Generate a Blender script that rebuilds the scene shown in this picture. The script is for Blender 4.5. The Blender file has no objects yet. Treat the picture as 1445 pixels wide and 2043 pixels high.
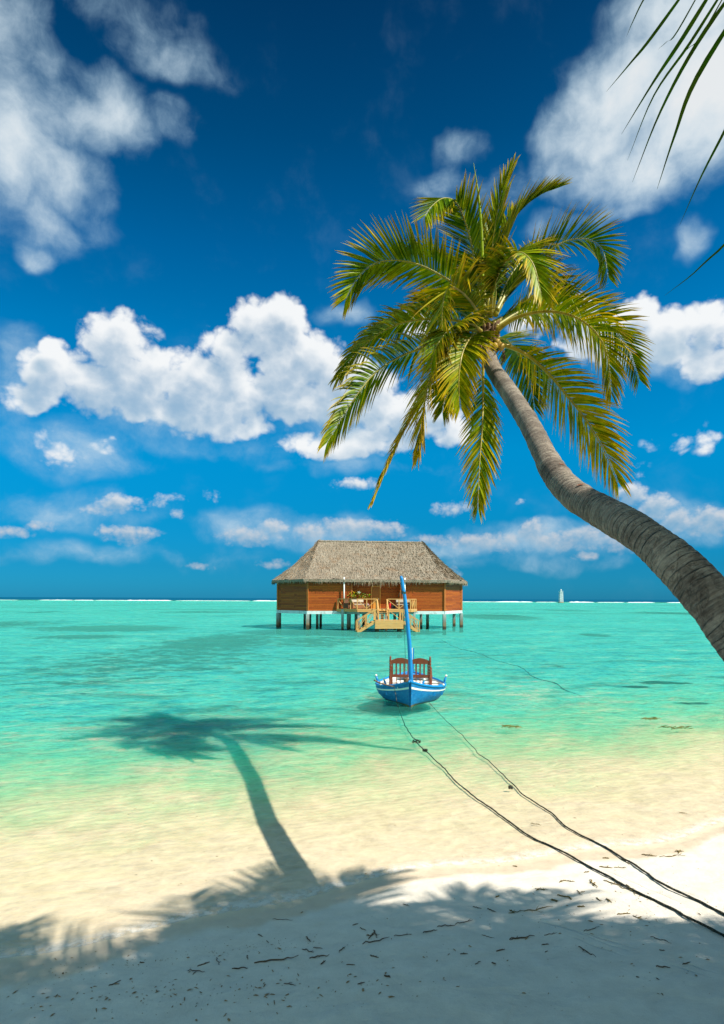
EXPOSURE = 0.74
import bpy, math, random
from mathutils import Vector, Matrix, Euler, noise

scene = bpy.context.scene
COL = scene.collection
R = math.radians
PI = math.pi

# ---------------------------------------------------------------- survey of the view: pixels of the 1445 x 2043 photo <-> metres
FOC, EYE, ROLL, CX, HY = 1300.0, 3.0, 0.0041, 722.5, 1194.0
SUN = Vector((5.3, -2.85, 7.4)).normalized()

def ray(px, py):
    u = (px - CX) / FOC
    v = (HY - py) / FOC
    return Vector((u * math.cos(ROLL) - v * math.sin(ROLL), 1.0, u * math.sin(ROLL) + v * math.cos(ROLL)))

def at_depth(px, py, d):
    r = ray(px, py)
    return Vector((0, 0, EYE)) + r * d

def at_height(px, py, z):
    r = ray(px, py)
    return Vector((0, 0, EYE)) + r * ((z - EYE) / r.z)

# ---------------------------------------------------------------- scene objects
def tag(o, label=None, cat=None, group=None, kind=None):
    if label: o['label'] = label
    if cat: o['category'] = cat
    if group: o['group'] = group
    if kind: o['kind'] = kind
    return o

def thing(name, label, cat, loc=(0, 0, 0), rotz=0.0, group=None):
    o = bpy.data.objects.new(name, None)
    COL.objects.link(o)
    o.location = loc
    o.rotation_euler = (0, 0, rotz)
    o.empty_display_size = 0.3
    return tag(o, label, cat, group)

def copy_tree(o, parent=None):
    c = o.copy()
    COL.objects.link(c)
    c.parent = parent
    for ch in list(o.children):
        copy_tree(ch, c)
    return c

class MB:
    """collects faces for one mesh"""
    def __init__(self):
        self.v, self.f, self.c, self.a, self.sm = [], [], [], [], []
    def add(self, verts, faces, col=None, along=None, smooth=False):
        b = len(self.v)
        self.v += [tuple(p) for p in verts]
        self.f += [tuple(i + b for i in f) for f in faces]
        self.sm += [smooth] * len(faces)
        n = len(verts)
        self.c += (col if isinstance(col, list) else [col or (1, 1, 1)] * n)
        self.a += (along if isinstance(along, list) else [along or 0.0] * n)
    def box(self, c, s, rz=0.0, m=None):
        x, y, z = s[0] / 2, s[1] / 2, s[2] / 2
        vs = [Vector((i * x, j * y, k * z)) for i in (-1, 1) for j in (-1, 1) for k in (-1, 1)]
        M = m or Matrix.Rotation(rz, 3, 'Z')
        vs = [M @ p + Vector(c) for p in vs]
        self.add(vs, [(0, 1, 3, 2), (4, 6, 7, 5), (0, 4, 5, 1), (2, 3, 7, 6), (0, 2, 6, 4), (1, 5, 7, 3)])
    def bar(self, p0, p1, w, h, up=(0, 0, 1)):
        p0, p1 = Vector(p0), Vector(p1)
        d = p1 - p0
        L = d.length
        d.normalize()
        up = Vector(up)
        if abs(d.dot(up)) > 0.98: up = Vector((0, 1, 0))
        s = d.cross(up).normalized()
        u = s.cross(d)
        M = Matrix((s, d, u)).transposed()
        self.box((p0 + p1) / 2, (w, L, h), m=M)
    def tube(self, pts, rad, seg=8, cap=True, al=None, col=None):
        pts = [Vector(p) for p in pts]
        n = len(pts)
        if not isinstance(rad, (list, tuple)): rad = [rad] * n
        vs, fs, als = [], [], []
        ref = None
        dist = 0.0
        for i, p in enumerate(pts):
            t = (pts[min(i + 1, n - 1)] - pts[max(i - 1, 0)])
            if t.length < 1e-9: t = Vector((0, 0, 1))
            t.normalize()
            if ref is None:
                ref = Vector((0, 0, 1)) if abs(t.z) < 0.9 else Vector((1, 0, 0))
            s = t.cross(ref).normalized()
            ref = s.cross(t).normalized()
            if i: dist += (p - pts[i - 1]).length
            for k in range(seg):
                a = 2 * PI * k / seg
                vs.append(p + (s * math.cos(a) + ref * math.sin(a)) * rad[i])
                als.append(dist)
            if i:
                b = (i - 1) * seg
                for k in range(seg):
                    k2 = (k + 1) % seg
                    fs.append((b + k, b + k2, b + seg + k2, b + seg + k))
        if cap:
            fs.append(tuple(range(seg))[::-1])
            fs.append(tuple((n - 1) * seg + k for k in range(seg)))
        self.add(vs, fs, along=als, smooth=True, col=col)
    def lathe(self, base, prof, seg=10):
        """prof: (radius, z) pairs"""
        base = Vector(base)
        vs, fs = [], []
        for r, z in prof:
            for k in range(seg):
                a = 2 * PI * k / seg
                vs.append(base + Vector((r * math.cos(a), r * math.sin(a), z)))
        for i in range(len(prof) - 1):
            for k in range(seg):
                k2 = (k + 1) % seg
                fs.append((i * seg + k, i * seg + k2, (i + 1) * seg + k2, (i + 1) * seg + k))
        fs.append(tuple(range(seg))[::-1])
        fs.append(tuple((len(prof) - 1) * seg + k for k in range(seg)))
        self.add(vs, fs, smooth=True)
    def build(self, name, mat, parent=None, attrs=False, smooth=None):
        me = bpy.data.meshes.new(name)
        me.from_pydata(self.v, [], self.f)
        me.polygons.foreach_set('use_smooth', self.sm if smooth is None else [smooth] * len(self.f))
        if attrs:
            at = me.attributes.new('tint', 'FLOAT_COLOR', 'POINT')
            at.data.foreach_set('color', [x for c in self.c for x in (c[0], c[1], c[2], 1.0)])
            at = me.attributes.new('along', 'FLOAT', 'POINT')
            at.data.foreach_set('value', self.a)
        me.materials.append(mat)
        me.update()
        o = bpy.data.objects.new(name, me)
        COL.objects.link(o)
        if parent: o.parent = parent
        return o

def spline(pts, n):
    """Catmull-Rom through pts, n samples evenly by parameter"""
    P = [Vector(p) for p in pts]
    P = [P[0] * 2 - P[1]] + P + [P[-1] * 2 - P[-2]]
    out = []
    m = len(P) - 3
    for i in range(n):
        t = i / (n - 1) * m
        k = min(int(t), m - 1)
        t -= k
        a, b, c, d = P[k:k + 4]
        out.append(0.5 * ((2 * b) + (c - a) * t + (2 * a - 5 * b + 4 * c - d) * t * t + (3 * b - a - 3 * c + d) * t ** 3))
    return out

def resample(pts, n):
    L = [0]
    for a, b in zip(pts, pts[1:]): L.append(L[-1] + (b - a).length)
    out = []
    k = 0
    for i in range(n):
        s = L[-1] * i / (n - 1)
        while k < len(pts) - 2 and L[k + 1] < s: k += 1
        t = (s - L[k]) / max(1e-9, L[k + 1] - L[k])
        out.append(pts[k].lerp(pts[k + 1], t))
    return out

def lerp3(a, b, t): return tuple(a[i] * (1 - t) + b[i] * t for i in range(3))

def interp(x, tab):
    if x <= tab[0][0]: return tab[0][1]
    for (a, u), (b, w) in zip(tab, tab[1:]):
        if x <= b: return u + (w - u) * (x - a) / (b - a)
    return tab[-1][1]

def sstep(a, b, x):
    t = min(1, max(0, (x - a) / (b - a)))
    return t * t * (3 - 2 * t)

# ---------------------------------------------------------------- node helper
class NT:
    def __init__(self, tree): self.t = tree
    def node(self, typ, **kw):
        n = self.t.nodes.new(typ)
        for k, v in kw.items(): setattr(n, k, v)
        return n
    def put(self, sock, val):
        if isinstance(val, bpy.types.NodeSocket): self.t.links.new(val, sock)
        elif val is not None:
            if sock.type == 'RGBA' and len(val) == 3: val = (*val, 1)
            sock.default_value = val
    def m(self, op, a, b=None, c=None, clamp=False):
        n = self.node('ShaderNodeMath', operation=op, use_clamp=clamp)
        self.put(n.inputs[0], a)
        if b is not None: self.put(n.inputs[1], b)
        if c is not None: self.put(n.inputs[2], c)
        return n.outputs[0]
    def vm(self, op, a, b=None, s=None):
        n = self.node('ShaderNodeVectorMath', operation=op)
        self.put(n.inputs[0], a)
        if b is not None: self.put(n.inputs[1], b)
        if s is not None: self.put(n.inputs['Scale'], s)
        return n.outputs['Value'] if op in ('DOT_PRODUCT', 'LENGTH', 'DISTANCE') else n.outputs[0]
    def sep(self, v):
        n = self.node('ShaderNodeSeparateXYZ'); self.put(n.inputs[0], v); return n.outputs
    def comb(self, x, y, z):
        n = self.node('ShaderNodeCombineXYZ')
        for i, q in enumerate((x, y, z)): self.put(n.inputs[i], q)
        return n.outputs[0]
    def noise(self, vec, scale=5, detail=4, rough=0.5, dist=0.0, dim='3D', color=False, lac=2.0):
        n = self.node('ShaderNodeTexNoise', noise_dimensions=dim)
        self.put(n.inputs['Vector'], vec)
        n.inputs['Scale'].default_value = scale
        n.inputs['Detail'].default_value = detail
        n.inputs['Roughness'].default_value = rough
        n.inputs['Lacunarity'].default_value = lac
        n.inputs['Distortion'].default_value = dist
        return n.outputs['Color' if color else 'Fac']
    def voro(self, vec, scale=5, detail=0, rough=0.5, feature='F1', dim='3D', smooth=1.0):
        n = self.node('ShaderNodeTexVoronoi', voronoi_dimensions=dim, feature=feature)
        self.put(n.inputs['Vector'], vec)
        n.inputs['Scale'].default_value = scale
        if 'Detail' in n.inputs: n.inputs['Detail'].default_value = detail
        if 'Roughness' in n.inputs: n.inputs['Roughness'].default_value = rough
        return n.outputs['Distance']
    def ramp(self, fac, stops, interp='LINEAR'):
        n = self.node('ShaderNodeValToRGB')
        n.color_ramp.interpolation = interp
        el = n.color_ramp.elements
        while len(el) < len(stops): el.new(0.5)
        for e, (p, c) in zip(el, stops):
            e.position = p
            e.color = (c, c, c, 1) if isinstance(c, (int, float)) else (*c, 1)
        self.put(n.inputs[0], fac)
        return n.outputs[0]
    def mix(self, fac, a, b, typ='MIX'):
        n = self.node('ShaderNodeMix', data_type='RGBA', blend_type=typ)
        self.put(n.inputs[0], fac); self.put(n.inputs[6], a); self.put(n.inputs[7], b)
        return n.outputs[2]
    def range(self, v, a, b, c=0.0, d=1.0, smooth=False):
        n = self.node('ShaderNodeMapRange', clamp=True)
        if smooth: n.interpolation_type = 'SMOOTHSTEP'
        for i, q in enumerate((v, a, b, c, d)): self.put(n.inputs[i], q)
        return n.outputs[0]
    def bump(self, h, strength=0.5, dist=0.02, normal=None):
        n = self.node('ShaderNodeBump')
        self.put(n.inputs['Height'], h)
        n.inputs['Strength'].default_value = strength
        n.inputs['Distance'].default_value = dist
        if normal is not None: self.put(n.inputs['Normal'], normal)
        return n.outputs[0]
    def attr(self, name):
        return self.node('ShaderNodeAttribute', attribute_name=name).outputs
    def sh(self, typ, **kw):
        n = self.node(typ)
        for k, v in kw.items(): self.put(n.inputs[k.replace('_', ' ')], v)
        return n.outputs[0]
    def mixsh(self, fac, a, b):
        n = self.node('ShaderNodeMixShader')
        self.put(n.inputs[0], fac); self.put(n.inputs[1], a); self.put(n.inputs[2], b)
        return n.outputs[0]
    def out(self, s):
        n = [x for x in self.t.nodes if x.type == 'OUTPUT_MATERIAL'][0]
        self.t.links.new(s, n.inputs[0])

MATS = {}
def material(name):
    m = bpy.data.materials.new(name)
    m.use_nodes = True
    for n in list(m.node_tree.nodes):
        if n.type == 'BSDF_PRINCIPLED': m.node_tree.nodes.remove(n)
    MATS[name] = m
    return m, NT(m.node_tree)

def principled(T, color, rough=0.6, normal=None, spec=0.3, metal=0.0):
    n = T.node('ShaderNodeBsdfPrincipled')
    T.put(n.inputs['Base Color'], color)
    T.put(n.inputs['Roughness'], rough)
    n.inputs['Specular IOR Level'].default_value = spec
    n.inputs['Metallic'].default_value = metal
    if normal is not None: T.put(n.inputs['Normal'], normal)
    return n.outputs[0]

def painted(name, c, rough=0.5, vary=0.25, scale=6, bump=0.15, spec=0.3, stretch=(1, 1, 1), dirt=None):
    """a plain coloured surface with uneven wear"""
    m, T = material(name)
    p = T.node('ShaderNodeTexCoord').outputs['Object']
    p = T.vm('MULTIPLY', p, stretch)
    a = T.noise(p, scale, 5, 0.6)
    b = T.noise(p, scale * 7, 3, 0.6)
    v = T.m('ADD', T.m('MULTIPLY', a, 0.6), T.m('MULTIPLY', b, 0.4))
    dark = tuple(x * (1 - vary) for x in c)
    lite = tuple(min(0.9, x * (1 + vary * 0.8)) for x in c)
    col = T.ramp(v, [(0.3, dark), (0.5, c), (0.7, lite)])
    if dirt:
        w = T.range(T.noise(p, scale * 1.7, 4, 0.6), 0.56, 0.68)
        col = T.mix(w, col, dirt)
    T.out(principled(T, col, rough, T.bump(v, bump, 0.02), spec))
    return m
# ---------------------------------------------------------------- camera
cam = bpy.data.cameras.new('camera')
camera = bpy.data.objects.new('camera', cam)
COL.objects.link(camera)
cam.sensor_fit = 'VERTICAL'
cam.sensor_height = 36.0
cam.lens = FOC / 2043 * 36.0
cam.shift_y = (HY - 1021.5) / 2043
cam.clip_start = 0.05
cam.clip_end = 60000
camera.matrix_world = Matrix.Translation((0, 0, EYE)) @ Matrix.Rotation(R(90), 4, 'X') @ Matrix.Rotation(ROLL, 4, 'Z')
scene.camera = camera

# ---------------------------------------------------------------- render settings
scene.view_settings.view_transform = 'Standard'
scene.view_settings.look = 'None'
scene.view_settings.exposure = EXPOSURE
scene.view_settings.gamma = 1
scene.cycles.max_bounces = 8
scene.cycles.transparent_max_bounces = 12
scene.cycles.caustics_reflective = False
scene.cycles.caustics_refractive = False
scene.cycles.use_denoising = True
scene.cycles.denoiser = 'OPENIMAGEDENOISE'
scene.cycles.denoising_input_passes = 'RGB_ALBEDO_NORMAL'
scene.cycles.denoising_prefilter = 'ACCURATE'
scene.cycles.use_adaptive_sampling = True
scene.cycles.adaptive_threshold = 0.015

# ---------------------------------------------------------------- sun
sd = bpy.data.lights.new('sun', 'SUN')
sd.energy = 4.8
sd.angle = R(0.5)
sd.color = (1.0, 0.93, 0.80)
so = bpy.data.objects.new('sun', sd)
COL.objects.link(so)
so.rotation_euler = SUN.to_track_quat('Z', 'Y').to_euler()
so.location = SUN * 60

# ---------------------------------------------------------------- sky: Nishita, seen through a polariser on the lagoon side, with clouds by direction
world = bpy.data.worlds.new('World')
scene.world = world
world.use_nodes = True
W = NT(world.node_tree)
bg = world.node_tree.nodes['Background']
sky = W.node('ShaderNodeTexSky', sky_type='NISHITA')
sky.sun_disc = False
sky.sun_elevation = math.asin(SUN.z)
sky.sun_rotation = math.atan2(SUN.x, SUN.y)
sky.air_density, sky.dust_density, sky.ozone_density = 1.0, 0.4, 2.0
bg.inputs[1].default_value = 0.1
d = W.vm('NORMALIZE', W.node('ShaderNodeTexCoord').outputs['Generated'])
dx, dy, dz = W.sep(d)
el = W.m('ARCSINE', dz)
az = W.m('ARCTAN2', dx, dy)
front = W.range(dy, -0.25, 0.15, smooth=True)
tint = W.ramp(W.range(dz, 0.0, 0.8), [
    (0.0, (0.025, 0.33, 0.76)), (0.06, (0.015, 0.315, 0.64)), (0.14, (0.006, 0.40, 0.68)), (0.27, (0.0, 0.58, 0.86)),
    (0.45, (0.0, 0.58, 0.87)), (0.58, (0.0, 0.46, 0.74)), (0.72, (0.0, 0.30, 0.49)), (0.85, (0.004, 0.19, 0.33)), (1.0, (0.015, 0.15, 0.28))])
tint = W.mix(front, (0.66, 1.10, 0.98), tint)
skyc = W.mix(1.0, sky.outputs[0], tint, 'MULTIPLY')

def dir_of(px, py):
    r = ray(px, py)
    return math.atan2(r.x, r.y), math.atan2(r.z, math.hypot(r.x, r.y))

CUMULUS = [(180, 765, 115, 75, 1), (310, 815, 120, 45, 1), (95, 770, 50, 50, .9), (400, 820, 110, 45, 1), (480, 790, 120, 75, 1), (345, 720, 60, 40, .7), (135, 730, 75, 55, 1), (240, 690, 90, 80, 1), (285, 760, 95, 75, 1.1), (200, 780, 110, 50, 1), (105, 700, 35, 35, 1),
    (400, 770, 130, 85, 1.1), (455, 700, 65, 65, 1), (515, 660, 75, 75, 1), (572, 640, 58, 62, 1.1), (590, 725, 100, 80, 1.1),
    (560, 790, 125, 60, 1.1), (430, 842, 140, 42, 1), (680, 750, 85, 65, 1), (650, 800, 120, 55, 1),
    (660, 888, 135, 36, 1), (770, 872, 90, 40, 1), (850, 820, 90, 70, 1), (900, 860, 60, 40, .9), (830, 640, 40, 40, .9),
    (110, 900, 75, 50, .5), (215, 888, 48, 24, .5),
    (1150, 615, 45, 35, 1), (1260, 628, 85, 45, 1.1), (1345, 650, 75, 55, 1.1), (1240, 690, 100, 45, 1), (1430, 660, 80, 70, 1.1), (1330, 710, 80, 30, .9), (1060, 640, 60, 40, .9),
    (1262, 985, 36, 28, 1.2), (1312, 1012, 46, 34, 1.2), (1352, 1036, 46, 28, 1.1), (1420, 1040, 70, 36, 1.1),
    (88, 1050, 42, 16, .85), (20, 1062, 60, 16, .8), (240, 1004, 58, 22, 1), (195, 1018, 45, 14, .9), (330, 998, 48, 16, .7), (352, 1024, 16, 16, .7), (262, 1068, 68, 24, 1), (215, 1060, 30, 18, .8),
    (500, 1070, 74, 24, 1), (548, 1054, 34, 22, 1), (622, 1062, 44, 22, 1), (700, 1054, 86, 26, 1), (775, 1057, 44, 22, .95), (712, 965, 56, 16, .85), (900, 1015, 48, 18, .8), (860, 1078, 44, 14, .85),
    (950, 1084, 84, 24, 1), (1005, 1082, 44, 22, 1), (1064, 1060, 38, 32, 1), (1105, 1082, 84, 26, 1), (1185, 1070, 66, 30, 1), (1240, 1086, 66, 22, .9), (1168, 1110, 34, 11, .85),
    (1292, 896, 28, 24, .42), (1352, 888, 30, 28, .5), (1415, 880, 40, 40, .5), (1282, 940, 24, 22, .4), (548, 1126, 48, 13, .65), (400, 1130, 46, 10, .6), (900, 1140, 30, 16, .6), (422, 990, 18, 20, .55), (1040, 1000, 16, 9, .5)]
SOFT = [(150, 905, 170, 60, .6), (140, 1015, 220, 45, .62), (620, 1062, 240, 42, .72), (1040, 1085, 300, 34, .75), (1330, 1040, 130, 60, .7), (250, 1110, 280, 30, .5), (1100, 1120, 300, 20, .5), (700, 925, 190, 26, .5), (1320, 715, 140, 60, .7), (380, 870, 250, 40, .5), (680, 860, 200, 70, .5), (40, 760, 60, 120, .7), (120, 220, 120, 110, 1), (210, 240, 110, 110, 1), (130, 350, 110, 90, 1), (100, 440, 80, 80, 1), (180, 160, 110, 60, .8), (340, 110, 130, 60, .55),
    (345, 255, 70, 60, .6), (80, 510, 50, 45, .9), (205, 425, 60, 55, .55), (90, 95, 70, 60, .85), (10, 250, 110, 260, 1), (10, 60, 140, 120, .9), (260, 20, 160, 60, .5),
    (1250, 180, 160, 140, 1.5), (1180, 260, 140, 100, 1.3), (1310, 310, 200, 110, 1.4), (1150, 345, 110, 70, .9), (1390, 200, 150, 220, 1.6), (1380, 20, 220, 130, 1.4), (935, 295, 55, 45, .65),
    (900, 365, 90, 45, .55), (1000, 385, 70, 60, .6), (690, 622, 60, 28, .6), (1250, 410, 110, 36, .75), (1390, 470, 34, 46, .6), (1120, 450, 80, 40, .5), (870, 430, 60, 40, .45), (560, 860, 160, 60, .4)]

def blob_field(T, v, blobs, grow=1.13):
    acc = 0.0
    for px, py, rx, ry, w in blobs:
        rx, ry = rx * grow, ry * grow
        A, E = dir_of(px, py)
        A2, _ = dir_of(px + rx, py)
        _, E2 = dir_of(px, py - ry)
        ia, ie = 1 / abs(A2 - A), 1 / abs(E2 - E)
        n = T.node('ShaderNodeVectorMath', operation='MULTIPLY_ADD')
        T.put(n.inputs[0], v); n.inputs[1].default_value = (ia, ie, 0); n.inputs[2].default_value = (-A * ia, -E * ie, 0)
        s = T.vm('DOT_PRODUCT', n.outputs[0], n.outputs[0])
        acc = T.m('SMOOTH_MAX', T.m('MULTIPLY_ADD', s, -w, w), acc, 0.22)
    return acc

def cloud_group(name, blobs, scale, amp, puff, detail, warp=0.35, curl=0.28, g0=-0.05):
    """how much cloud lies in a direction: lumps of cloud, broken up by noise that gets finer towards the horizon"""
    g = bpy.data.node_groups.new(name, 'ShaderNodeTree')
    g.interface.new_socket('dir', in_out='INPUT', socket_type='NodeSocketVector')
    g.interface.new_socket('field', in_out='OUTPUT', socket_type='NodeSocketFloat')
    T = NT(g)
    gi, go = T.node('NodeGroupInput'), T.node('NodeGroupOutput')
    v = gi.outputs[0]
    p = T.vm('MULTIPLY', v, (1.0, 1.2, 0.0))
    wv = T.vm('SUBTRACT', T.noise(p, scale * 0.9, 3, 0.55, dim='2D', color=True), (0.5, 0.5, 0.5))
    pw = T.vm('ADD', p, T.vm('SCALE', wv, s=curl / scale))
    f = blob_field(T, T.vm('ADD', v, T.vm('MULTIPLY', wv, (warp / scale, warp * 0.7 / scale, 0.0))), blobs)
    n = T.m('MULTIPLY', T.m('SUBTRACT', T.noise(pw, scale, detail, 0.60, dim='2D'), 0.5), 2.0)
    if puff:
        q = T.m('SUBTRACT', 0.40, T.voro(pw, scale * 1.5, min(2.5, detail / 3), 0.55, dim='2D'))
        n = T.m('MULTIPLY_ADD', q, puff, T.m('MULTIPLY', n, 0.85))
    fd = T.m('MULTIPLY_ADD', T.m('MULTIPLY', n, T.range(f, g0, 0.30)), amp, f)
    g.links.new(fd, go.inputs[0])
    return g

def cloud_at(grp, vec):
    n = W.node('ShaderNodeGroup')
    n.node_tree = grp
    W.put(n.inputs[0], vec)
    return n.outputs[0]
dirv = W.comb(az, el, 0.0)
BIG = [(95, 742, 62, 62, 1.1), (55, 800, 60, 40, .8), (1180, 682, 75, 50, 1), (1300, 700, 115, 46, 1), (1410, 722, 90, 50, 1)] + [(700, 790, 130, 75, 1), (640, 720, 90, 60, 1), (800, 840, 110, 50, 1)] + [q for q in CUMULUS if q[1] < 930]
LOW = [q for q in CUMULUS if q[1] >= 930]
def pair(name, blobs, scale, amp, dx_, de_):
    u = cloud_at(cloud_group(name, blobs, scale, amp, 0.8, 8), dirv)
    v_ = cloud_at(cloud_group(name + '_shade', blobs, scale, amp * 0.9, 0.8, 5), W.vm('ADD', dirv, (dx_, de_, 0.0)))
    return u, v_
f0, f1 = pair('cumulus', BIG, 16.0, 0.60, 0.010, 0.026)
l0, l1 = pair('low_cumulus', LOW, 40.0, 0.54, 0.004, 0.009)
fs = cloud_at(cloud_group('soft_cloud', SOFT, 8.5, 0.95, 0.0, 9, 0.8, 0.38, -0.25), dirv)
cb = W.range(f0, 0.10, 0.56, smooth=True)
cl = W.range(l0, 0.08, 0.95, smooth=True)
s0 = W.range(fs, 0.02, 1.45, smooth=True)
c0 = W.m('MAXIMUM', cb, cl)
f1 = W.m('MAXIMUM', f1, l1)
shade = W.range(f1, 0.10, 1.25, smooth=True)
c0 = W.m('MULTIPLY', c0, W.m('MULTIPLY_ADD', shade, -0.30, 1.0))
low = W.range(el, 0.05, 0.24, smooth=True)
K = 1.0 / 0.1 / 2 ** EXPOSURE
def k3(r, g_, b_): return (r * K, g_ * K, b_ * K)
lit = W.mix(low, k3(0.60, 0.62, 0.66), k3(0.93, 0.95, 0.96))
drk = W.mix(low, k3(0.26, 0.44, 0.60), k3(0.44, 0.58, 0.69))
ccol = W.mix(shade, lit, drk)
scol = W.mix(W.range(fs, 0.5, 1.7), k3(0.40, 0.62, 0.78), k3(0.86, 0.89, 0.90))
# unseen teal-tinted cloud added behind the beach to lift the ambient light
rear = W.noise(d, 2.2, 4, 0.55)
rear = W.m('MULTIPLY', W.range(rear, 0.40, 0.58, smooth=True), W.m('SUBTRACT', 1.0, W.range(dy, -0.35, 0.0)))
skyc = W.vm('SCALE', skyc, s=1.12 * 2 ** (0.35 - EXPOSURE))
skyc = W.mix(W.m('MULTIPLY', rear, 0.85), skyc, k3(0.62, 1.00, 0.92))
skyc = W.mix(W.m('MULTIPLY', s0, 0.92), skyc, scol)
skyc = W.mix(W.m('MULTIPLY', c0, W.range(el, 0.0, 0.20, 0.60, 0.98)), skyc, ccol)
W.put(bg.inputs[0], skyc)
world.cycles.sampling_method = 'MANUAL'
world.cycles.sample_map_resolution = 512

# ---------------------------------------------------------------- the shore and the lagoon bed
def shore(x):
    c = max(-40, min(40, x))
    return 6.75 + 0.40 * c + 0.16 * math.sin(c * 1.1 + 0.9) + 0.07 * math.sin(c * 2.9)

def seaward(x, y):
    k = math.exp(-max(0.0, y - 20) / 30)
    return (y - 6.75 - (shore(x) - 6.75) * k) / 1.08

DEPTHS = [(0, 0), (1, .03), (2, .06), (3, .115), (4, .19), (6, .36), (8, .52), (10, .66), (14, .92), (20, 1.15), (30, 1.32), (60, 1.45), (120, 1.35), (250, 1.45),
          (400, 1.5), (540, 1.2), (590, 0.7), (615, 0.45), (640, 0.9), (660, 2.5), (720, 9), (900, 25), (60000, 25)]

BED = 0.4      # the bed as it looks through the water, lifted by refraction

def ground_z(x, y):
    s = seaward(x, y)
    if s < 0:
        q = -s
        z = 0.075 * q + 0.012 * min(q, 7) ** 2
        z += 0.020 * sstep(0.1, 0.8, q) * (noise.noise((x * 0.9, y * 0.9, 3)) + 0.6 * noise.noise((x * 2.6, y * 2.6, 1))) + 0.006 * sstep(0.05, 0.5, q) * noise.noise((x * 9, y * 9, 7))
        return z
    D = interp(s, DEPTHS)
    if y < 60:
        D += min(D, 0.25) * 0.45 * noise.noise((x * 0.45, y * 0.45, 9)) + min(D, 0.1) * 0.35 * noise.noise((x * 1.6, y * 1.6, 4))
    else:
        D += min(D, 0.3) * noise.noise((x * 0.05, y * 0.05, 2))
    return -max(0.0, D) * BED

def sheet_rows():
    ys = []
    y = -26.0
    while y < 2.5: ys.append(y); y += 1.2 if y < -2 else 0.3
    while y < 10: ys.append(y); y += 0.065
    while y < 15: ys.append(y); y += 0.1
    while y < 26: ys.append(y); y += 0.25
    while y < 40000: ys.append(y); y *= 1.035
    xs = []
    x = 0.0
    st = 0.07
    while x < 160:
        xs.append(x)
        if x > 5.6: st *= 1.10
        x += st
    xs = [-q for q in xs[:0:-1]] + xs
    return ys, xs

def sheet(name, mat, zf, ymin=-1e9, depth=False):
    ys, xs = sheet_rows()
    ys = [y for y in ys if y >= ymin]
    vs, dd = [], []
    for y in ys:
        k = max(1.0, y / 11.0)
        for x in xs:
            X = x * k
            g = ground_z(X, y)
            vs.append((X, y, zf(g)))
            dd.append(max(0.0, -g / BED) if seaward(X, y) > 0 else -g)
    n = len(xs)
    fs = [(j * n + i, j * n + i + 1, (j + 1) * n + i + 1, (j + 1) * n + i) for j in range(len(ys) - 1) for i in range(n - 1)]
    me = bpy.data.meshes.new(name)
    me.from_pydata(vs, [], fs)
    me.polygons.foreach_set('use_smooth', [True] * len(fs))
    at = me.attributes.new('water_depth', 'FLOAT', 'POINT')
    at.data.foreach_set('value', dd)
    me.materials.append(mat)
    o = bpy.data.objects.new(name, me)
    COL.objects.link(o)
    o['kind'] = 'structure'
    return o

def ellipses(T, X, Y, items):
    acc = None
    for x0, y0, rx, ry, w in items:
        q = T.m('MULTIPLY', T.m('SUBTRACT', X, x0), 1 / rx)
        r = T.m('MULTIPLY', T.m('SUBTRACT', Y, y0), 1 / ry)
        s = T.m('MULTIPLY_ADD', q, q, T.m('MULTIPLY', r, r))
        k = T.m('MAXIMUM', T.m('MULTIPLY_ADD', s, -w, w), 0.0)
        acc = k if acc is None else T.m('MAXIMUM', acc, k)
    return acc

def px_patch(x0, y0, x1, y1, w=1.0):
    """a patch of weed on the bed that spans these photo pixels"""
    a, b = at_height((x0 + x1) / 2, y1, -1.0), at_height((x0 + x1) / 2, y0, -1.0)
    ym = (a.y + b.y) / 2
    l, r = ray(x0, y0).x * ym, ray(x1, y0).x * ym
    return ((l + r) / 2, ym, (r - l) / 2 * 1.15, (b.y - a.y) / 2 * 1.15, w)

# --- sand
m_sand, T = material('sand')
pos = T.node('ShaderNodeNewGeometry').outputs['Position']
X, Y, Z = T.sep(pos)
wd = T.attr('water_depth')['Fac']
n_big = T.noise(pos, 0.7, 4, 0.55)
n_mid = T.noise(pos, 5, 5, 0.6)
n_fin = T.noise(pos, 160, 3, 0.7)
dry = T.ramp(n_mid, [(0.3, (0.60, 0.545, 0.475)), (0.7, (0.70, 0.645, 0.57))])
grain = T.range(n_fin, 0.3, 0.7, 0.90, 1.06)
dry = T.mix(1.0, dry, T.comb(grain, grain, grain), 'MULTIPLY')
speck = T.range(T.noise(pos, 42, 2, 0.5), 0.735, 0.77)
dry = T.mix(T.m('MULTIPLY', speck, 0.55), dry, (0.22, 0.15, 0.09))
wetc = T.ramp(n_mid, [(0.3, (0.57, 0.465, 0.345)), (0.7, (0.66, 0.555, 0.42))])
wet = T.range(T.m('ADD', wd, T.m('MULTIPLY', T.m('SUBTRACT', n_big, 0.5), 0.07)), -0.034, -0.020, smooth=True)
col = T.mix(wet, dry, T.mix(T.range(wd, 0.25, 0.9), wetc, (0.64, 0.60, 0.53)))
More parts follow.
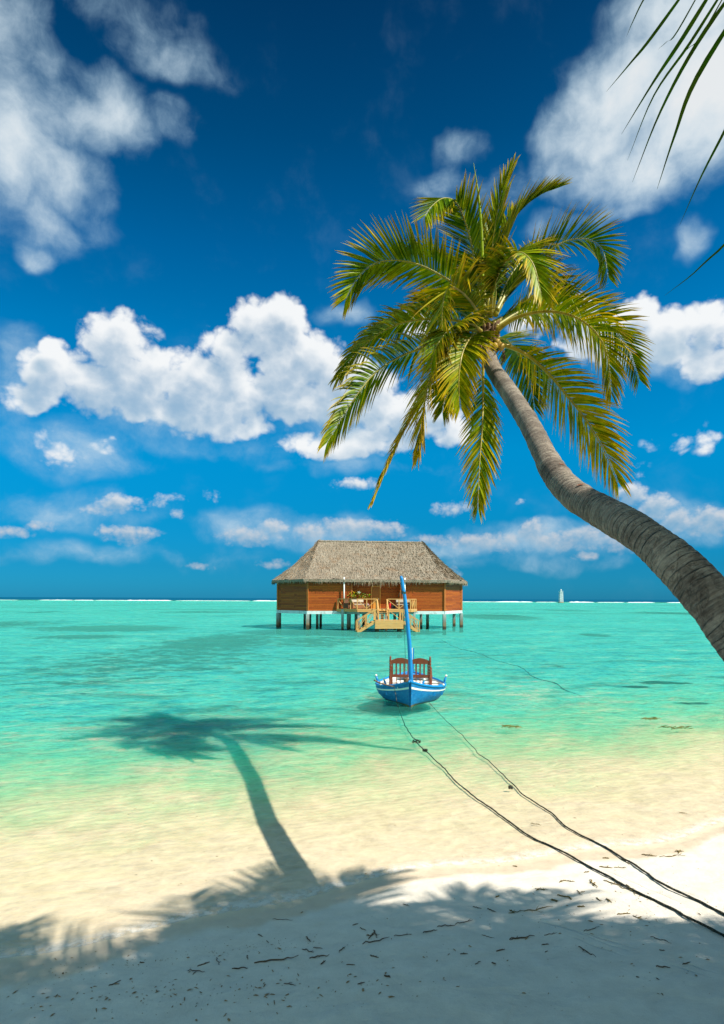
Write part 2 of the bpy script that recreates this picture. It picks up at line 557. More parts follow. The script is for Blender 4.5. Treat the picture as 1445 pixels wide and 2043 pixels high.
# sea grass and coral rubble lying in patches on the bed
weed_items = [px_patch(60, 1254, 380, 1270), px_patch(60, 1274, 270, 1288, .8), px_patch(300, 1268, 580, 1335, .75), px_patch(900, 1229, 1075, 1244, 1.0), px_patch(560, 1240, 900, 1262, .25),
    px_patch(1250, 1224, 1445, 1231, .8), px_patch(1155, 1273, 1220, 1281, .9), px_patch(1268, 1388, 1385, 1402, .8), px_patch(1235, 1400, 1300, 1408, .7), px_patch(30, 1290, 600, 1430, .5),
    px_patch(520, 1275, 740, 1310, .62), px_patch(900, 1300, 1180, 1400, .22), px_patch(280, 1222, 520, 1229, .6), px_patch(60, 1222, 110, 1228, .7), px_patch(1060, 1218, 1200, 1224, .6), px_patch(-300, 1240, 60, 1300, .7), px_patch(1320, 1446, 1445, 1456, .5)]
wf = ellipses(T, X, Y, weed_items)
wn = T.noise(T.vm('MULTIPLY', pos, (1.0, 1.0, 0.2)), 0.55, 7, 0.68)
wn2 = T.noise(T.vm('MULTIPLY', pos, (0.6, 1.0, 0.2)), 3.0, 5, 0.65)
wm = T.range(T.m('ADD', wf, T.m('ADD', T.m('MULTIPLY', T.m('SUBTRACT', wn, 0.5), 1.7), T.m('MULTIPLY', T.m('SUBTRACT', wn2, 0.5), 1.1))), 0.26, 0.58, smooth=True)
wm = T.m('MULTIPLY', wm, T.range(wf, 0.0, 0.12))
far = T.range(T.noise(T.vm('MULTIPLY', pos, (0.35, 1.0, 0.2)), 0.035, 5, 0.6), 0.52, 0.66, smooth=True)
far = T.m('MULTIPLY', far, T.range(Y, 90, 160))
wm = T.m('MAXIMUM', T.m('MULTIPLY', wm, 0.97), T.m('MULTIPLY', far, 0.6))
mott = T.m('MULTIPLY', T.range(T.noise(T.vm('MULTIPLY', pos, (0.7, 1.0, 0.3)), 0.5, 5, 0.62), 0.50, 0.68, smooth=True), T.range(wd, 0.4, 0.95, 0, 0.62))
wm = T.m('MAXIMUM', wm, mott)
col = T.mix(wm, col, (0.060, 0.070, 0.035))
col = T.mix(T.range(wd, 3, 9), col, (0.02, 0.05, 0.09))
# wandering drag marks of the mooring lines
hgt = T.m('MULTIPLY_ADD', T.m('ADD', n_mid, T.m('MULTIPLY', T.noise(pos, 2.2, 3, 0.5, dist=0.7), 1.6)), 0.6, T.m('MULTIPLY', n_fin, 0.04))
rip = T.m('SINE', T.m('MULTIPLY_ADD', T.m('SUBTRACT', Y, T.m('MULTIPLY', X, 0.4)), 34.0, T.m('MULTIPLY', n_big, 30.0)))
hgt = T.m('ADD', hgt, T.m('MULTIPLY', rip, T.range(wd, 0.01, 0.15, 0.0, 0.12)))
for (xa, ya, xb, yb, dep) in [(1052, 1828, 1285, 1925, .5), (1060, 1826, 1265, 1930, .35), (1120, 1872, 1260, 1945, .3), (1330, 1945, 1445, 2000, .5), (1310, 1950, 1430, 2010, .4), (1180, 1835, 1300, 1880, .25), (1290, 1740, 1400, 1800, .3), (1200, 1720, 1374, 1815, .25)]:
    A, B = at_height(xa, ya, 0.12), at_height(xb, yb, 0.12)
    dv = (B - A); L = math.hypot(dv.x, dv.y); ux, uy = dv.x / L, dv.y / L
    al = T.m('ADD', T.m('MULTIPLY', T.m('SUBTRACT', X, A.x), ux), T.m('MULTIPLY', T.m('SUBTRACT', Y, A.y), uy))
    ac = T.m('ABSOLUTE', T.m('ADD', T.m('ADD', T.m('MULTIPLY', T.m('SUBTRACT', X, A.x), -uy), T.m('MULTIPLY', T.m('SUBTRACT', Y, A.y), ux)), T.m('MULTIPLY', T.m('SUBTRACT', n_mid, 0.5), 0.05)))
    gv = T.m('MULTIPLY', T.range(ac, 0.0, 0.022, 1.0, 0.0, smooth=True), T.m('MULTIPLY', T.range(al, 0.0, 0.2), T.range(al, L - 0.2, L, 1.0, 0.0)))
    hgt = T.m('SUBTRACT', hgt, T.m('MULTIPLY', gv, dep))
nb = T.bump(hgt, 0.55, 0.05)
sheen = T.m('MULTIPLY', wet, T.range(wd, -0.01, 0.0, 1.0, 0.0))
T.out(principled(T, T.mix(T.m('MULTIPLY', sheen, 0.22), col, (0.33, 0.25, 0.17)), T.m('MULTIPLY_ADD', sheen, -0.42, 0.9), nb, 0.2))
# under the water, light wanders sideways before it comes back: blue and green travel farther than red
pb = [n for n in m_sand.node_tree.nodes if n.type == 'BSDF_PRINCIPLED'][0]
pb.subsurface_method = 'BURLEY'
T.put(pb.inputs['Subsurface Weight'], T.range(wd, 0.06, 0.45, 0.0, 0.9))
pb.inputs['Subsurface Radius'].default_value = (0.06, 1.0, 0.85)
pb.inputs['Subsurface Scale'].default_value = 1.5

ground = sheet('ground', m_sand, lambda g: g)

# --- water
m_water, T = material('sea_water')
pos = T.node('ShaderNodeNewGeometry').outputs['Position']
X, Y, Z = T.sep(pos)
wd = T.attr('water_depth')['Fac']
# wavelets: long crests lie along the shore
rot = T.node('ShaderNodeVectorRotate', rotation_type='Z_AXIS')
T.put(rot.inputs['Vector'], pos); rot.inputs['Angle'].default_value = R(-14)
q = rot.outputs[0]
w1 = T.noise(T.vm('MULTIPLY', q, (0.55, 1.0, 1.0)), 1.6, 4, 0.55, dist=0.4)
w2 = T.noise(T.vm('MULTIPLY', q, (0.6, 1.0, 1.0)), 6.5, 3, 0.55, dist=0.6)
w3 = T.noise(T.vm('MULTIPLY', q, (0.4, 1.0, 1.0)), 0.35, 3, 0.5)
h = T.m('ADD', T.m('MULTIPLY', w1, 0.6), T.m('ADD', T.m('MULTIPLY', w2, 0.22), T.m('MULTIPLY', w3, 0.8)))
nrm = T.bump(h, 1.0, 0.20)
# caustic light painted as a noise net into the water's transmission colour
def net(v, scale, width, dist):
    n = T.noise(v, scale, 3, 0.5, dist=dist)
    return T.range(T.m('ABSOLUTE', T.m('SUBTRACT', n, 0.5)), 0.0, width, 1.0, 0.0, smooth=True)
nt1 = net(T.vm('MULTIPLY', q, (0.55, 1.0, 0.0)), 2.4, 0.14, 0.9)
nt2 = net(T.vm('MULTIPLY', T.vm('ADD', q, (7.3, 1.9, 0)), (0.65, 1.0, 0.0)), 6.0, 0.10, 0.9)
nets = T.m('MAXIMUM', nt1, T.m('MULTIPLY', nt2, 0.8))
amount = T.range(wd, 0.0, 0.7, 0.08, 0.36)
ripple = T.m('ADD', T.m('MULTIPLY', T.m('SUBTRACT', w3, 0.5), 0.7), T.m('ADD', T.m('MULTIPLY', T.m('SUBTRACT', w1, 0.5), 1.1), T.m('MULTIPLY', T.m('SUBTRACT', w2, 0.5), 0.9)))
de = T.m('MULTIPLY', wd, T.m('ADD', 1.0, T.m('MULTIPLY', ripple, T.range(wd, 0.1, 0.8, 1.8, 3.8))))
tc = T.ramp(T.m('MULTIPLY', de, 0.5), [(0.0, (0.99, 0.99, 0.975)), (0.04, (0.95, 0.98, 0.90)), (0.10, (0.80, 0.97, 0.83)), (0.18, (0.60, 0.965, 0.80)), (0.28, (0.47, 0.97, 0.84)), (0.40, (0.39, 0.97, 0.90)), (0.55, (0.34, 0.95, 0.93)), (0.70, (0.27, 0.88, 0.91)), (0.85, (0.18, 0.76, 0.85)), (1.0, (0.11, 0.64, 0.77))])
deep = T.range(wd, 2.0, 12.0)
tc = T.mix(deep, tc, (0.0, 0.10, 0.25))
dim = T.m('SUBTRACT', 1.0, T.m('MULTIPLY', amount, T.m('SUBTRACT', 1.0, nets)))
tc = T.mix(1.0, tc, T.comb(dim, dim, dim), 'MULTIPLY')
trans = T.sh('ShaderNodeBsdfTransparent', Color=tc)
sc_col = T.mix(deep, (0.09, 0.55, 0.47), (0.003, 0.085, 0.17))
scat = T.sh('ShaderNodeBsdfDiffuse', Color=sc_col, Normal=nrm)
body = T.mixsh(T.m('MAXIMUM', T.ramp(T.m('MULTIPLY', wd, 0.5), [(0.05, 0.0), (0.35, 0.12), (0.75, 0.36)]), T.m('MULTIPLY', deep, 0.95)), trans, scat)
fr = T.node('ShaderNodeFresnel'); fr.inputs['IOR'].default_value = 1.33
T.put(fr.inputs['Normal'], nrm)
glo = T.node('ShaderNodeBsdfGlossy'); glo.inputs['Roughness'].default_value = 0.12
T.put(glo.inputs['Normal'], nrm)
fr0 = T.node('ShaderNodeFresnel'); fr0.inputs['IOR'].default_value = 1.33
facet = T.m('MULTIPLY_ADD', T.m('SUBTRACT', fr.outputs[0], fr0.outputs[0]), 1.0, 0.06)      # a polariser takes the mirror off all but the steep wavelets
facet = T.m('MINIMUM', T.m('MAXIMUM', facet, 0.02), T.range(wd, 0.05, 0.8, 0.10, 0.34))
body = T.mixsh(facet, body, glo.outputs[0])
# the thin lace of foam where the water ends
lace = T.noise(pos, 9, 5, 0.6)
line = T.m('MULTIPLY', T.range(wd, -0.001, 0.0015, 0, 1), T.range(wd, 0.003, 0.008, 1, 0))
line = T.m('MULTIPLY', line, T.range(lace, 0.36, 0.56))
foam = T.sh('ShaderNodeBsdfDiffuse', Color=(0.80, 0.78, 0.74))
body = T.mixsh(T.m('MULTIPLY', line, 0.6), body, foam)
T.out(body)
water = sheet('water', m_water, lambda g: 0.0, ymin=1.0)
# ---------------------------------------------------------------- palm materials
def leaf_material(name, gloss=0.12):
    m, T = material(name)
    c = T.attr('tint')['Color']
    n = T.noise(T.node('ShaderNodeTexCoord').outputs['Object'], 7, 3, 0.6)
    c = T.mix(1.0, c, T.ramp(n, [(0.3, 0.6), (0.7, 1.2)]), 'MULTIPLY')
    d = T.sh('ShaderNodeBsdfDiffuse', Color=c)
    t = T.sh('ShaderNodeBsdfTranslucent', Color=T.mix(1.0, c, (1.15, 1.1, 0.5), 'MULTIPLY'))
    g = T.node('ShaderNodeBsdfGlossy'); g.inputs['Roughness'].default_value = 0.5
    g.inputs['Color'].default_value = (0.9, 0.9, 0.75, 1)
    s = T.mixsh(0.24, d, t)
    fr = T.node('ShaderNodeFresnel'); fr.inputs[0].default_value = 1.4
    T.out(T.mixsh(T.m('MULTIPLY', fr.outputs[0], gloss * 6, clamp=True), s, g.outputs[0]))
    return m
m_leaf = leaf_material('palm_leaflet', 0.008)
m_rachis = leaf_material('palm_midrib', 0.02)

m_bark, T = material('palm_bark')
al = T.attr('along')['Fac']
po = T.node('ShaderNodeTexCoord').outputs['Object']
wob = T.noise(po, 5, 4, 0.6)
wob2 = T.noise(po, 1.8, 3, 0.6)
ph = T.m('ADD', T.m('MULTIPLY', al, 15.5), T.m('ADD', T.m('MULTIPLY', wob, 0.75), T.m('MULTIPLY', wob2, 1.6)))
saw = T.m('FRACT', ph)
ring = T.m('MULTIPLY', T.range(saw, 0.0, 0.16, 1, 0, smooth=True), T.range(T.noise(po, 3.5, 3, 0.6), 0.36, 0.56))
px_, py_, pz_ = T.sep(po)
cyl = T.comb(T.m('MULTIPLY', al, 9.0), px_, py_)
fine = T.m('ADD', T.m('MULTIPLY', T.noise(cyl, 5.0, 6, 0.66), 0.6), T.m('MULTIPLY', T.noise(po, 24, 5, 0.66), 0.4))
patch = T.noise(po, 2.6, 5, 0.62)
c = T.ramp(T.m('ADD', T.m('MULTIPLY', fine, 0.6), T.m('MULTIPLY', patch, 0.4)), [(0.36, (0.062, 0.049, 0.040)), (0.47, (0.15, 0.122, 0.10)), (0.60, (0.31, 0.265, 0.215))])
crack = T.range(T.m('ABSOLUTE', T.m('SUBTRACT', T.noise(T.vm('MULTIPLY', po, (1, 1, 0.45)), 9, 4, 0.6, dist=0.6), 0.5)), 0.0, 0.018, 1, 0)
c = T.mix(T.m('MULTIPLY', ring, 0.6), c, (0.05, 0.042, 0.036))
c = T.mix(T.m('MULTIPLY', crack, 0.16), c, (0.05, 0.042, 0.036))
hb = T.m('SUBTRACT', T.m('ADD', T.m('MULTIPLY', saw, 0.45), T.m('MULTIPLY', fine, 0.75)), T.m('ADD', T.m('MULTIPLY', ring, 0.7), T.m('MULTIPLY', crack, 0.2)))
T.out(principled(T, c, 0.9, T.bump(hb, 0.9, 0.03), 0.15))
m_scar = painted('bark_scar', (0.20, 0.075, 0.04), 0.9, 0.5, 30, 0.6)
m_fibre = painted('palm_fibre', (0.13, 0.075, 0.04), 0.9, 0.6, 25, 0.8)

GREEN, LIME, GOLD, BROWN = (0.026, 0.092, 0.003), (0.22, 0.29, 0.003), (0.58, 0.33, 0.008), (0.33, 0.15, 0.04)

def leaf_blade(mb, base, d0, wdir, L, width, droop, c0, c1, seg=5, kink=None, rng=random):
    """one leaflet: a narrow ribbon folded at its midline"""
    vs, cs, fs = [], [], []
    p = Vector(base)
    d = d0.normalized()
    side = (wdir - d * wdir.dot(d)).normalized()
    prof = [0.55, 1.0, 0.95, 0.72, 0.40, 0.04] if seg == 5 else [0.6, 1.0, 0.7, 0.05]
    for i in range(seg + 1):
        t = i / seg
        w = width * prof[i] * 0.5
        nrm = side.cross(d).normalized()
        vs += [p - side * w + nrm * w * 0.35, p, p + side * w + nrm * w * 0.35]
        cc = lerp3(c0, c1, sstep(0.35, 1.0, t))
        cs += [cc, cc, cc]
        if i < seg:
            d = (d + Vector((0, 0, -1)) * droop * (t + 0.25) / seg * 2).normalized()
            if kink and i == kink: d = (d + Vector((0, 0, -1.6))).normalized()
            p = p + d * (L / seg)
            side = (side - d * side.dot(d)).normalized()
            b = i * 3
            fs += [(b, b + 1, b + 4, b + 3), (b + 1, b + 2, b + 5, b + 4)]
    mb.add(vs, fs, col=cs, smooth=True)

def make_frond(parent, path, seed=0, roll=0.0, Lmax=0.8, droop=0.5, age=0.3, n=92, start=0.15, heading=None, open0=70, open1=26, width=0.040, lift=0.25, rad=0.026, seg=5, side_scale=(1, 1), ragged=0.0, sag_var=0.4):
    rng = random.Random(seed)
    pts = resample(spline(path, 80), 60)
    length = sum((b - a).length for a, b in zip(pts, pts[1:]))
    chord = pts[-1] - pts[0]
    H = Vector((chord.x, chord.y, 0))
    if heading is not None: H = Vector((math.sin(R(heading)), math.cos(R(heading)), 0))
    H.normalize()
    B0 = H.cross(Vector((0, 0, 1)))
    mb = MB()
    base_c = lerp3(lerp3(GREEN, LIME, min(1, age * 1.6)), GOLD, max(0, age - 0.45) * 1.1)
    for i in range(n):
        t = start + (1 - start) * (i / (n - 1)) ** 0.93
        f = t * (len(pts) - 1)
        k = min(int(f), len(pts) - 2)
        p = pts[k].lerp(pts[k + 1], f - k)
        Tn = (pts[min(k + 2, len(pts) - 1)] - pts[max(k - 1, 0)]).normalized()
        B = (B0 - Tn * B0.dot(Tn))
        if B.length < 0.15: B = Tn.orthogonal()
        B.normalize()
        N = B.cross(Tn).normalized()
        ro = R(roll(t) if callable(roll) else roll)
        Bt = B * math.cos(ro) + N * math.sin(ro)
        Nt = N * math.cos(ro) - B * math.sin(ro)
        u = (t - start) / (1 - start)
        prof = interp(u, [(0, .45), (.12, .78), (.35, 1.0), (.6, .95), (.85, .66), (1, .40)])
        ang = R(open0 + (open1 - open0) * u ** 1.2)
        for sgn, ss in ((1, side_scale[0]), (-1, side_scale[1])):
            if ss <= 0 or rng.random() < ragged: continue
            L = 1.10 * Lmax * prof * ss * rng.uniform(0.88, 1.08)
            a = ang + R(rng.gauss(0, 3.5))
            dd = Tn * math.cos(a) + Bt * sgn * math.sin(a) + Nt * (lift * (1 - 0.5 * u) + rng.gauss(0, 0.07))
            yel = min(1, max(0, age * 1.25 - 0.05 + rng.gauss(0, 0.19) + 0.18 * u))
            c0 = lerp3(lerp3(GREEN, LIME, min(1, yel * 1.6)), GOLD, max(0, yel - 0.45) * 1.2)
            c1 = lerp3(c0, GOLD, min(1, 0.32 + yel * 0.9))
            if rng.random() < age * 0.55: c1 = lerp3(c1, BROWN, rng.uniform(0.3, 1.0))
            wdir = Tn + Nt * rng.gauss(0.25 * sgn, 0.28)
            leaf_blade(mb, p + Bt * sgn * rad * 0.5, dd, wdir, L, width * (0.75 + 0.4 * prof) * rng.uniform(.8, 1.05), 0.78 * droop * rng.uniform(1 - sag_var, 1 + sag_var), c0, c1, seg=seg, kink=(2 if rng.random() < 0.05 * (age > .3) else None))
    fr = mb.build('frond', m_leaf, parent, attrs=True)
    rb = MB()
    N = len(pts)
    rc = lerp3((0.26, 0.25, 0.03), (0.42, 0.29, 0.03), min(1, age * 1.5))
    rr = [rad * interp(i / (N - 1), [(0, 1.9), (.06, 1.35), (.2, 1.0), (.6, .55), (1, .14)]) for i in range(N)]
    rb.tube(pts, rr, 6, col=rc)
    rb.build('midrib', m_rachis, fr, attrs=True)
    return fr

# ---------------------------------------------------------------- the leaning palm
palm = thing('palm_tree', 'leaning coconut palm with a curved grey trunk, its crown over the water', 'palm tree', at_depth(1705, 1900, 3.75))
PL = Vector(palm.location)
PL.z = ground_z(PL.x, PL.y)
palm.location = PL
TR = [(966, 668, 12.35, 22), (970, 688, 12.2, 26), (976, 706, 12.05, 27), (984, 735, 11.75, 31), (1000, 760, 10.9, 34), (1017, 784, 10.0, 37), (1040, 820, 9.1, 39), (1060, 853, 8.2, 42), (1087, 908, 7.2, 47), (1110, 949, 6.65, 54),
      (1146, 988, 6.1, 61), (1185, 1012, 5.7, 65), (1226, 1034, 5.35, 69), (1262, 1055, 5.1, 74), (1298, 1081, 4.92, 80), (1346, 1121, 4.74, 87), (1394, 1170, 4.6, 93), (1444, 1230, 4.48, 99), (1500, 1306, 4.35, 106), (1560, 1400, 4.2, 113), (1620, 1520, 4.0, 120), (1672, 1700, 3.85, 128), (1705, 1900, 3.75, 150)]
tp = spline([at_depth(a, b, c) - PL for a, b, c, w in TR], 300)
tw = [p.x for p in spline([Vector((0.955 * w * c / FOC / 2, 0, 0)) for a, b, c, w in TR], 300)]
tpp, tww = tp[::-1], tw[::-1]
tb = MB()
rad = []
dist = 0
for i, p in enumerate(tpp):
    if i: dist += (p - tpp[i - 1]).length
    k = dist * 15.5
    rad.append(tww[i] * (1 + 0.030 * (k % 1.0) + 0.05 * noise.noise((dist * 1.9, 0, 5)) * (i > 20) + 0.022 * noise.noise((dist * 7, 2, 5))))
tb.tube(tpp, rad, 40)
for i, v in enumerate(tb.v):
    v = Vector(v)
    q = noise.noise(v * 6) * 0.008 + noise.noise(v * 18) * 0.004
    ax = tpp[min(i // 40, len(tpp) - 1)]
    tb.v[i] = tuple(v + (v - ax).normalized() * q)
trunk = tb.build('trunk', m_bark, palm, attrs=True)

def on_trunk(px, py, w, h, name, mat):
    """a scar lying on the trunk's surface where this pixel meets it"""
    r = ray(px, py).normalized()
    best = min(range(len(tpp)), key=lambda i: ((tpp[i] + PL - Vector((0, 0, EYE))) - r * (tpp[i] + PL - Vector((0, 0, EYE))).dot(r)).length)
    c = tpp[best] + PL
    ax = (tpp[min(best + 1, 299)] - tpp[best - 1]).normalized()
    o = Vector((0, 0, EYE))
    off = (o + r * (c - o).dot(r)) - c
    off -= ax * off.dot(ax)
    rr = rad[best]
    tocam = -(r - ax * r.dot(ax)).normalized()
    lat = off - tocam * off.dot(tocam)
    s = min(0.95, lat.length / rr)
    nrm = (lat.normalized() * s + tocam * math.sqrt(1 - s * s))
    side = ax.cross(nrm)
    mb = MB()
    vs, fs = [], []
    M, K = 7, 14
    for j in range(M):
        for k in range(K):
            a = 2 * PI * k / K
            q = j / (M - 1)
            jag = 1 + 0.25 * noise.noise((k * 1.3, 4, w * 50))
            la, lc = math.cos(a) * h * q * jag, math.sin(a) * w * q * jag
            th = lc / rr
            n2 = nrm * math.cos(th) + side * math.sin(th)
            vs.append(c + n2 * (rr * 1.02 + 0.010 - 0.006 * (1 - q)) + ax * la - PL)
    for j in range(M - 1):
        for k in range(K):
            k2 = (k + 1) % K
            fs.append((j * K + k, j * K + k2, (j + 1) * K + k2, (j + 1) * K + k))
    mb.add(vs, fs, smooth=True)
    mb.build(name, mat, trunk)
on_trunk(1175, 978, 0.032, 0.016, 'bark_scar', m_scar)
on_trunk(1132, 941, 0.030, 0.012, 'bark_scar', m_scar)

# crown heart: sheath fibre, stubs of old leaf bases, and young nuts
def zoom_pts(lst, s=1.901, ox=620, oy=310, d0=12.2):
    return [at_depth(ox + x / s, oy + y / s, d0 + dd) - PL for x, y, dd in lst]
heart_c = at_depth(970, 676, 12.3) - PL
hb = MB()
rng = random.Random(5)
hp = [tp[12], tp[6], tp[0], tp[0] + (tp[0] - tp[6]).normalized() * 0.25, tp[0] + (tp[0] - tp[6]).normalized() * 0.5]
hb.tube(spline(hp, 24), [0.165 + 0.014 * (i % 3) + 0.03 * math.sin(i / 23 * PI) - 0.09 * sstep(14, 23, i) for i in range(24)], 16)
for k in range(60):
    a = rng.uniform(0, 2 * PI)
    z = rng.uniform(-0.30, 0.22)
    b = heart_c + Vector((math.cos(a) * 0.155, math.sin(a) * 0.155, z))
    e = b + Vector((math.cos(a) * 0.10, math.sin(a) * 0.10, rng.uniform(0.05, 0.22)))
    hb.tube([b, (b + e) / 2 + Vector((0, 0, .01)), e], [0.035, 0.028, 0.012], 5)
hb.build('leaf_sheath', m_fibre, palm)
m_husk = painted('young_nut', (0.38, 0.24, 0.04), 0.55, 0.4, 9, 0.1)
for (px, py, dd, rr) in [(993, 684, -0.22, .065), (1000, 692, -0.15, .07), (988, 690, -0.28, .055)]:
    nb_ = MB()
    c = at_depth(px, py, 12.2 + dd) - PL
    nb_.lathe(c, [(0.004, -rr * 1.2), (rr * .7, -rr * .8), (rr, -rr * .1), (rr * .85, rr * .6), (rr * .4, rr * 1.0), (0.01, rr * 1.15)], 12)
    nb_.build('coconut', m_husk, palm)
for (a, b) in [((1005, 700), (998, 730)), ((1003, 702), (1006, 722)), ((960, 690), (955, 712))]:
    A, B = at_depth(*a, 12.1) - PL, at_depth(*b, 12.05) - PL
    hang = MB()
    hang.tube(spline([A, (A + B) / 2 + Vector((.03, 0, 0)), B], 8), [0.02, .018, .016, .02, .015, .012, .01, .004], 5)
    hang.build('dry_stalk', m_fibre, palm)

FR = [
    # path in zoom pixels with depth offset, then how the frond is built
    (dict(seed=1, roll=18, Lmax=.74, droop=.15, age=.16, heading=8, open0=52, lift=.35), [(655, 625, 0), (628, 440, .35), (598, 290, .45), (556, 185, .25), (508, 162, -.1), (462, 190, -.45), (432, 232, -.7)]),
    (dict(seed=2, roll=30, Lmax=.80, droop=.08, age=.10, heading=30, open0=50, open1=14, lift=.30), [(682, 610, 0), (702, 430, .35), (735, 300, .5), (795, 210, .6), (865, 152, .55), (932, 124, .45)]),
    (dict(seed=3, roll=10, Lmax=.62, droop=.02, age=.22, heading=20, open0=26, open1=8, lift=.15, n=60), [(672, 600, 0), (686, 380, .25), (712, 200, .35), (748, 75, .35), (764, 42, .35)]),
    (dict(seed=4, roll=32, Lmax=.78, droop=.22, age=.14, heading=62, open0=62, lift=.35), [(705, 590, 0), (770, 480, .45), (860, 392, .75), (960, 328, .9), (1050, 318, .85), (1108, 362, .75), (1128, 462, .6)]),
    (dict(seed=5, roll=10, Lmax=.74, droop=.30, age=.18, heading=58), [(702, 605, 0), (768, 505, .8), (850, 450, 1.2), (935, 470, 1.4), (990, 545, 1.4)]),
    (dict(seed=6, roll=-18, Lmax=.72, droop=.35, age=.26, heading=138, rad=.03), [(682, 600, 0), (690, 520, -.4), (722, 425, -.8), (785, 368, -1.2), (842, 410, -1.5), (876, 530, -1.6)]),
    (dict(seed=7, roll=-34, Lmax=.80, droop=.18, age=.20, heading=-84, open0=68, lift=.30), [(642, 620, 0), (560, 505, -.15), (480, 448, -.25), (395, 410, -.35), (300, 398, -.45), (222, 422, -.5), (165, 485, -.5), (132, 548, -.5)]),
    (dict(seed=8, roll=-10, Lmax=.78, droop=.2, age=.05, heading=-42), [(642, 610, 0), (575, 500, .8), (510, 425, 1.25), (440, 375, 1.5), (372, 362, 1.6)]),
    (dict(seed=81, roll=8, Lmax=.75, droop=.25, age=.05, heading=-20), [(650, 610, 0), (620, 500, .9), (585, 420, 1.5), (545, 390, 1.9), (520, 420, 2.2)]),
    (dict(seed=9, roll=-12, Lmax=.80, droop=.45, age=.42, heading=-128, open0=60), [(662, 655, 0), (622, 575, -.5), (568, 515, -.95), (525, 503, -1.2), (503, 560, -1.4), (500, 660, -1.5), (514, 772, -1.5)]),
    (dict(seed=10, roll=-14, Lmax=.72, droop=.85, age=.30, heading=-88), [(642, 655, 0), (560, 628, .3), (432, 622, .6), (335, 640, .7), (252, 682, .7), (170, 755, .7), (104, 842, .7)]),
    (dict(seed=11, roll=-20, Lmax=.82, droop=.70, age=.14, heading=-80, ragged=.08), [(640, 675, 0), (590, 660, .2), (520, 692, .4), (420, 732, .5), (330, 768, .5), (240, 830, .2), (150, 945, -.2), (64, 1088, -.5)]),
    (dict(seed=12, roll=10, Lmax=.72, droop=.45, age=.62, heading=-110, open0=52, open1=14, rad=.024), [(642, 690, 0), (565, 690, -.7), (495, 745, -1.15), (456, 840, -1.35), (428, 960, -1.45), (412, 1132, -1.45)]),
    (dict(seed=13, roll=24, Lmax=.46, droop=.40, age=.62, heading=-80, open0=46, open1=12), [(640, 690, 0), (565, 715, -.3), (492, 790, -.5), (425, 915, -.9), (352, 1050, -1.2), (292, 1180, -1.4), (238, 1306, -1.5)]),
    (dict(seed=14, roll=0, Lmax=.70, droop=.50, age=.34, heading=180, open0=55), [(652, 690, 0), (616, 684, -.9), (578, 745, -1.5), (562, 850, -1.7), (568, 955, -1.75)]),
    (dict(seed=15, roll=0, Lmax=.66, droop=.45, age=.34, heading=4, open0=52, open1=12, start=.22, ragged=.12), [(655, 700, 0), (654, 780, .40), (654, 900, .3), (650, 1040, .0), (640, 1180, -.3), (634, 1345, -.6)]),
    (dict(seed=16, roll=48, Lmax=.84, droop=.45, age=.52, heading=90, open0=60, open1=18, rad=.034), [(698, 712, 0), (765, 730, .1), (835, 768, .2), (905, 832, .1), (975, 915, -.1), (1052, 1015, -.3), (1118, 1130, -.5), (1166, 1242, -.6)]),
    (dict(seed=17, roll=20, Lmax=.82, droop=.85, age=.40, heading=95, rad=.034), [(702, 665, 0), (760, 625, -.1), (830, 600, -.2), (912, 592, -.3), (1000, 612, -.4), (1075, 665, -.4), (1124, 755, -.4), (1140, 905, -.4)]),
    (dict(seed=18, roll=40, Lmax=.76, droop=.40, age=.20, heading=70), [(702, 650, 0), (800, 590, .6), (920, 562, .9), (1040, 592, 1.0), (1130, 642, 1.0), (1200, 725, .95), (1246, 850, .9)]),
    (dict(seed=19, roll=0, Lmax=.66, droop=.3, age=.16, heading=100), [(690, 590, 0), (700, 520, -.2), (690, 450, -.5), (660, 410, -.9), (610, 425, -1.2)]),
    (dict(seed=31, roll=10, Lmax=.72, droop=.2, age=.10, heading=25, open0=55), [(700, 600, 0), (745, 480, .6), (800, 402, 1.0), (862, 346, 1.3), (905, 332, 1.4)]),
    (dict(seed=32, roll=10, Lmax=.72, droop=.4, age=.22, heading=55), [(695, 640, 0), (760, 600, .9), (850, 562, 1.4), (950, 560, 1.7), (1020, 605, 1.8)]),
    (dict(seed=33, roll=-10, Lmax=.72, droop=.5, age=.12, heading=-62), [(645, 640, 0), (565, 592, .8), (472, 566, 1.2), (385, 585, 1.4)]),
    (dict(seed=34, roll=0, Lmax=.70, droop=.2, age=.08, heading=-5, open0=50), [(660, 600, 0), (662, 450, 1.0), (660, 335, 1.5), (640, 268, 1.9), (606, 250, 2.2)]),
    (dict(seed=36, roll=-10, Lmax=.72, droop=.6, age=.30, heading=-150), [(650, 670, 0), (610, 640, -.8), (540, 650, -1.5), (480, 720, -1.8), (455, 800, -1.85)]),
    (dict(seed=20, roll=0, Lmax=.74, droop=.6, age=.12, heading=40), [(690, 690, 0), (740, 700, .8), (790, 760, 1.2), (830, 850, 1.4), (850, 960, 1.45)]),
    (dict(seed=21, roll=0, Lmax=.74, droop=.6, age=.12, heading=-30), [(640, 690, 0), (600, 720, .8), (560, 790, 1.2), (520, 880, 1.4), (500, 970, 1.45)]),
]
for kw, path in FR:
    make_frond(palm, zoom_pts(path), **kw)
# the closed spear leaf
sb = MB()
sp = spline(zoom_pts([(652, 600, 0), (652, 430, .1), (648, 290, .15), (636, 150, .15), (618, 28, .15)]), 24)
sb.tube(sp, [0.034 * interp(i / 23, [(0, 1), (.45, .9), (.7, .7), (.85, .35), (1, .08)]) for i in range(24)], 6, col=LIME)
sb.build('spear_leaf', m_leaf, palm, attrs=True)

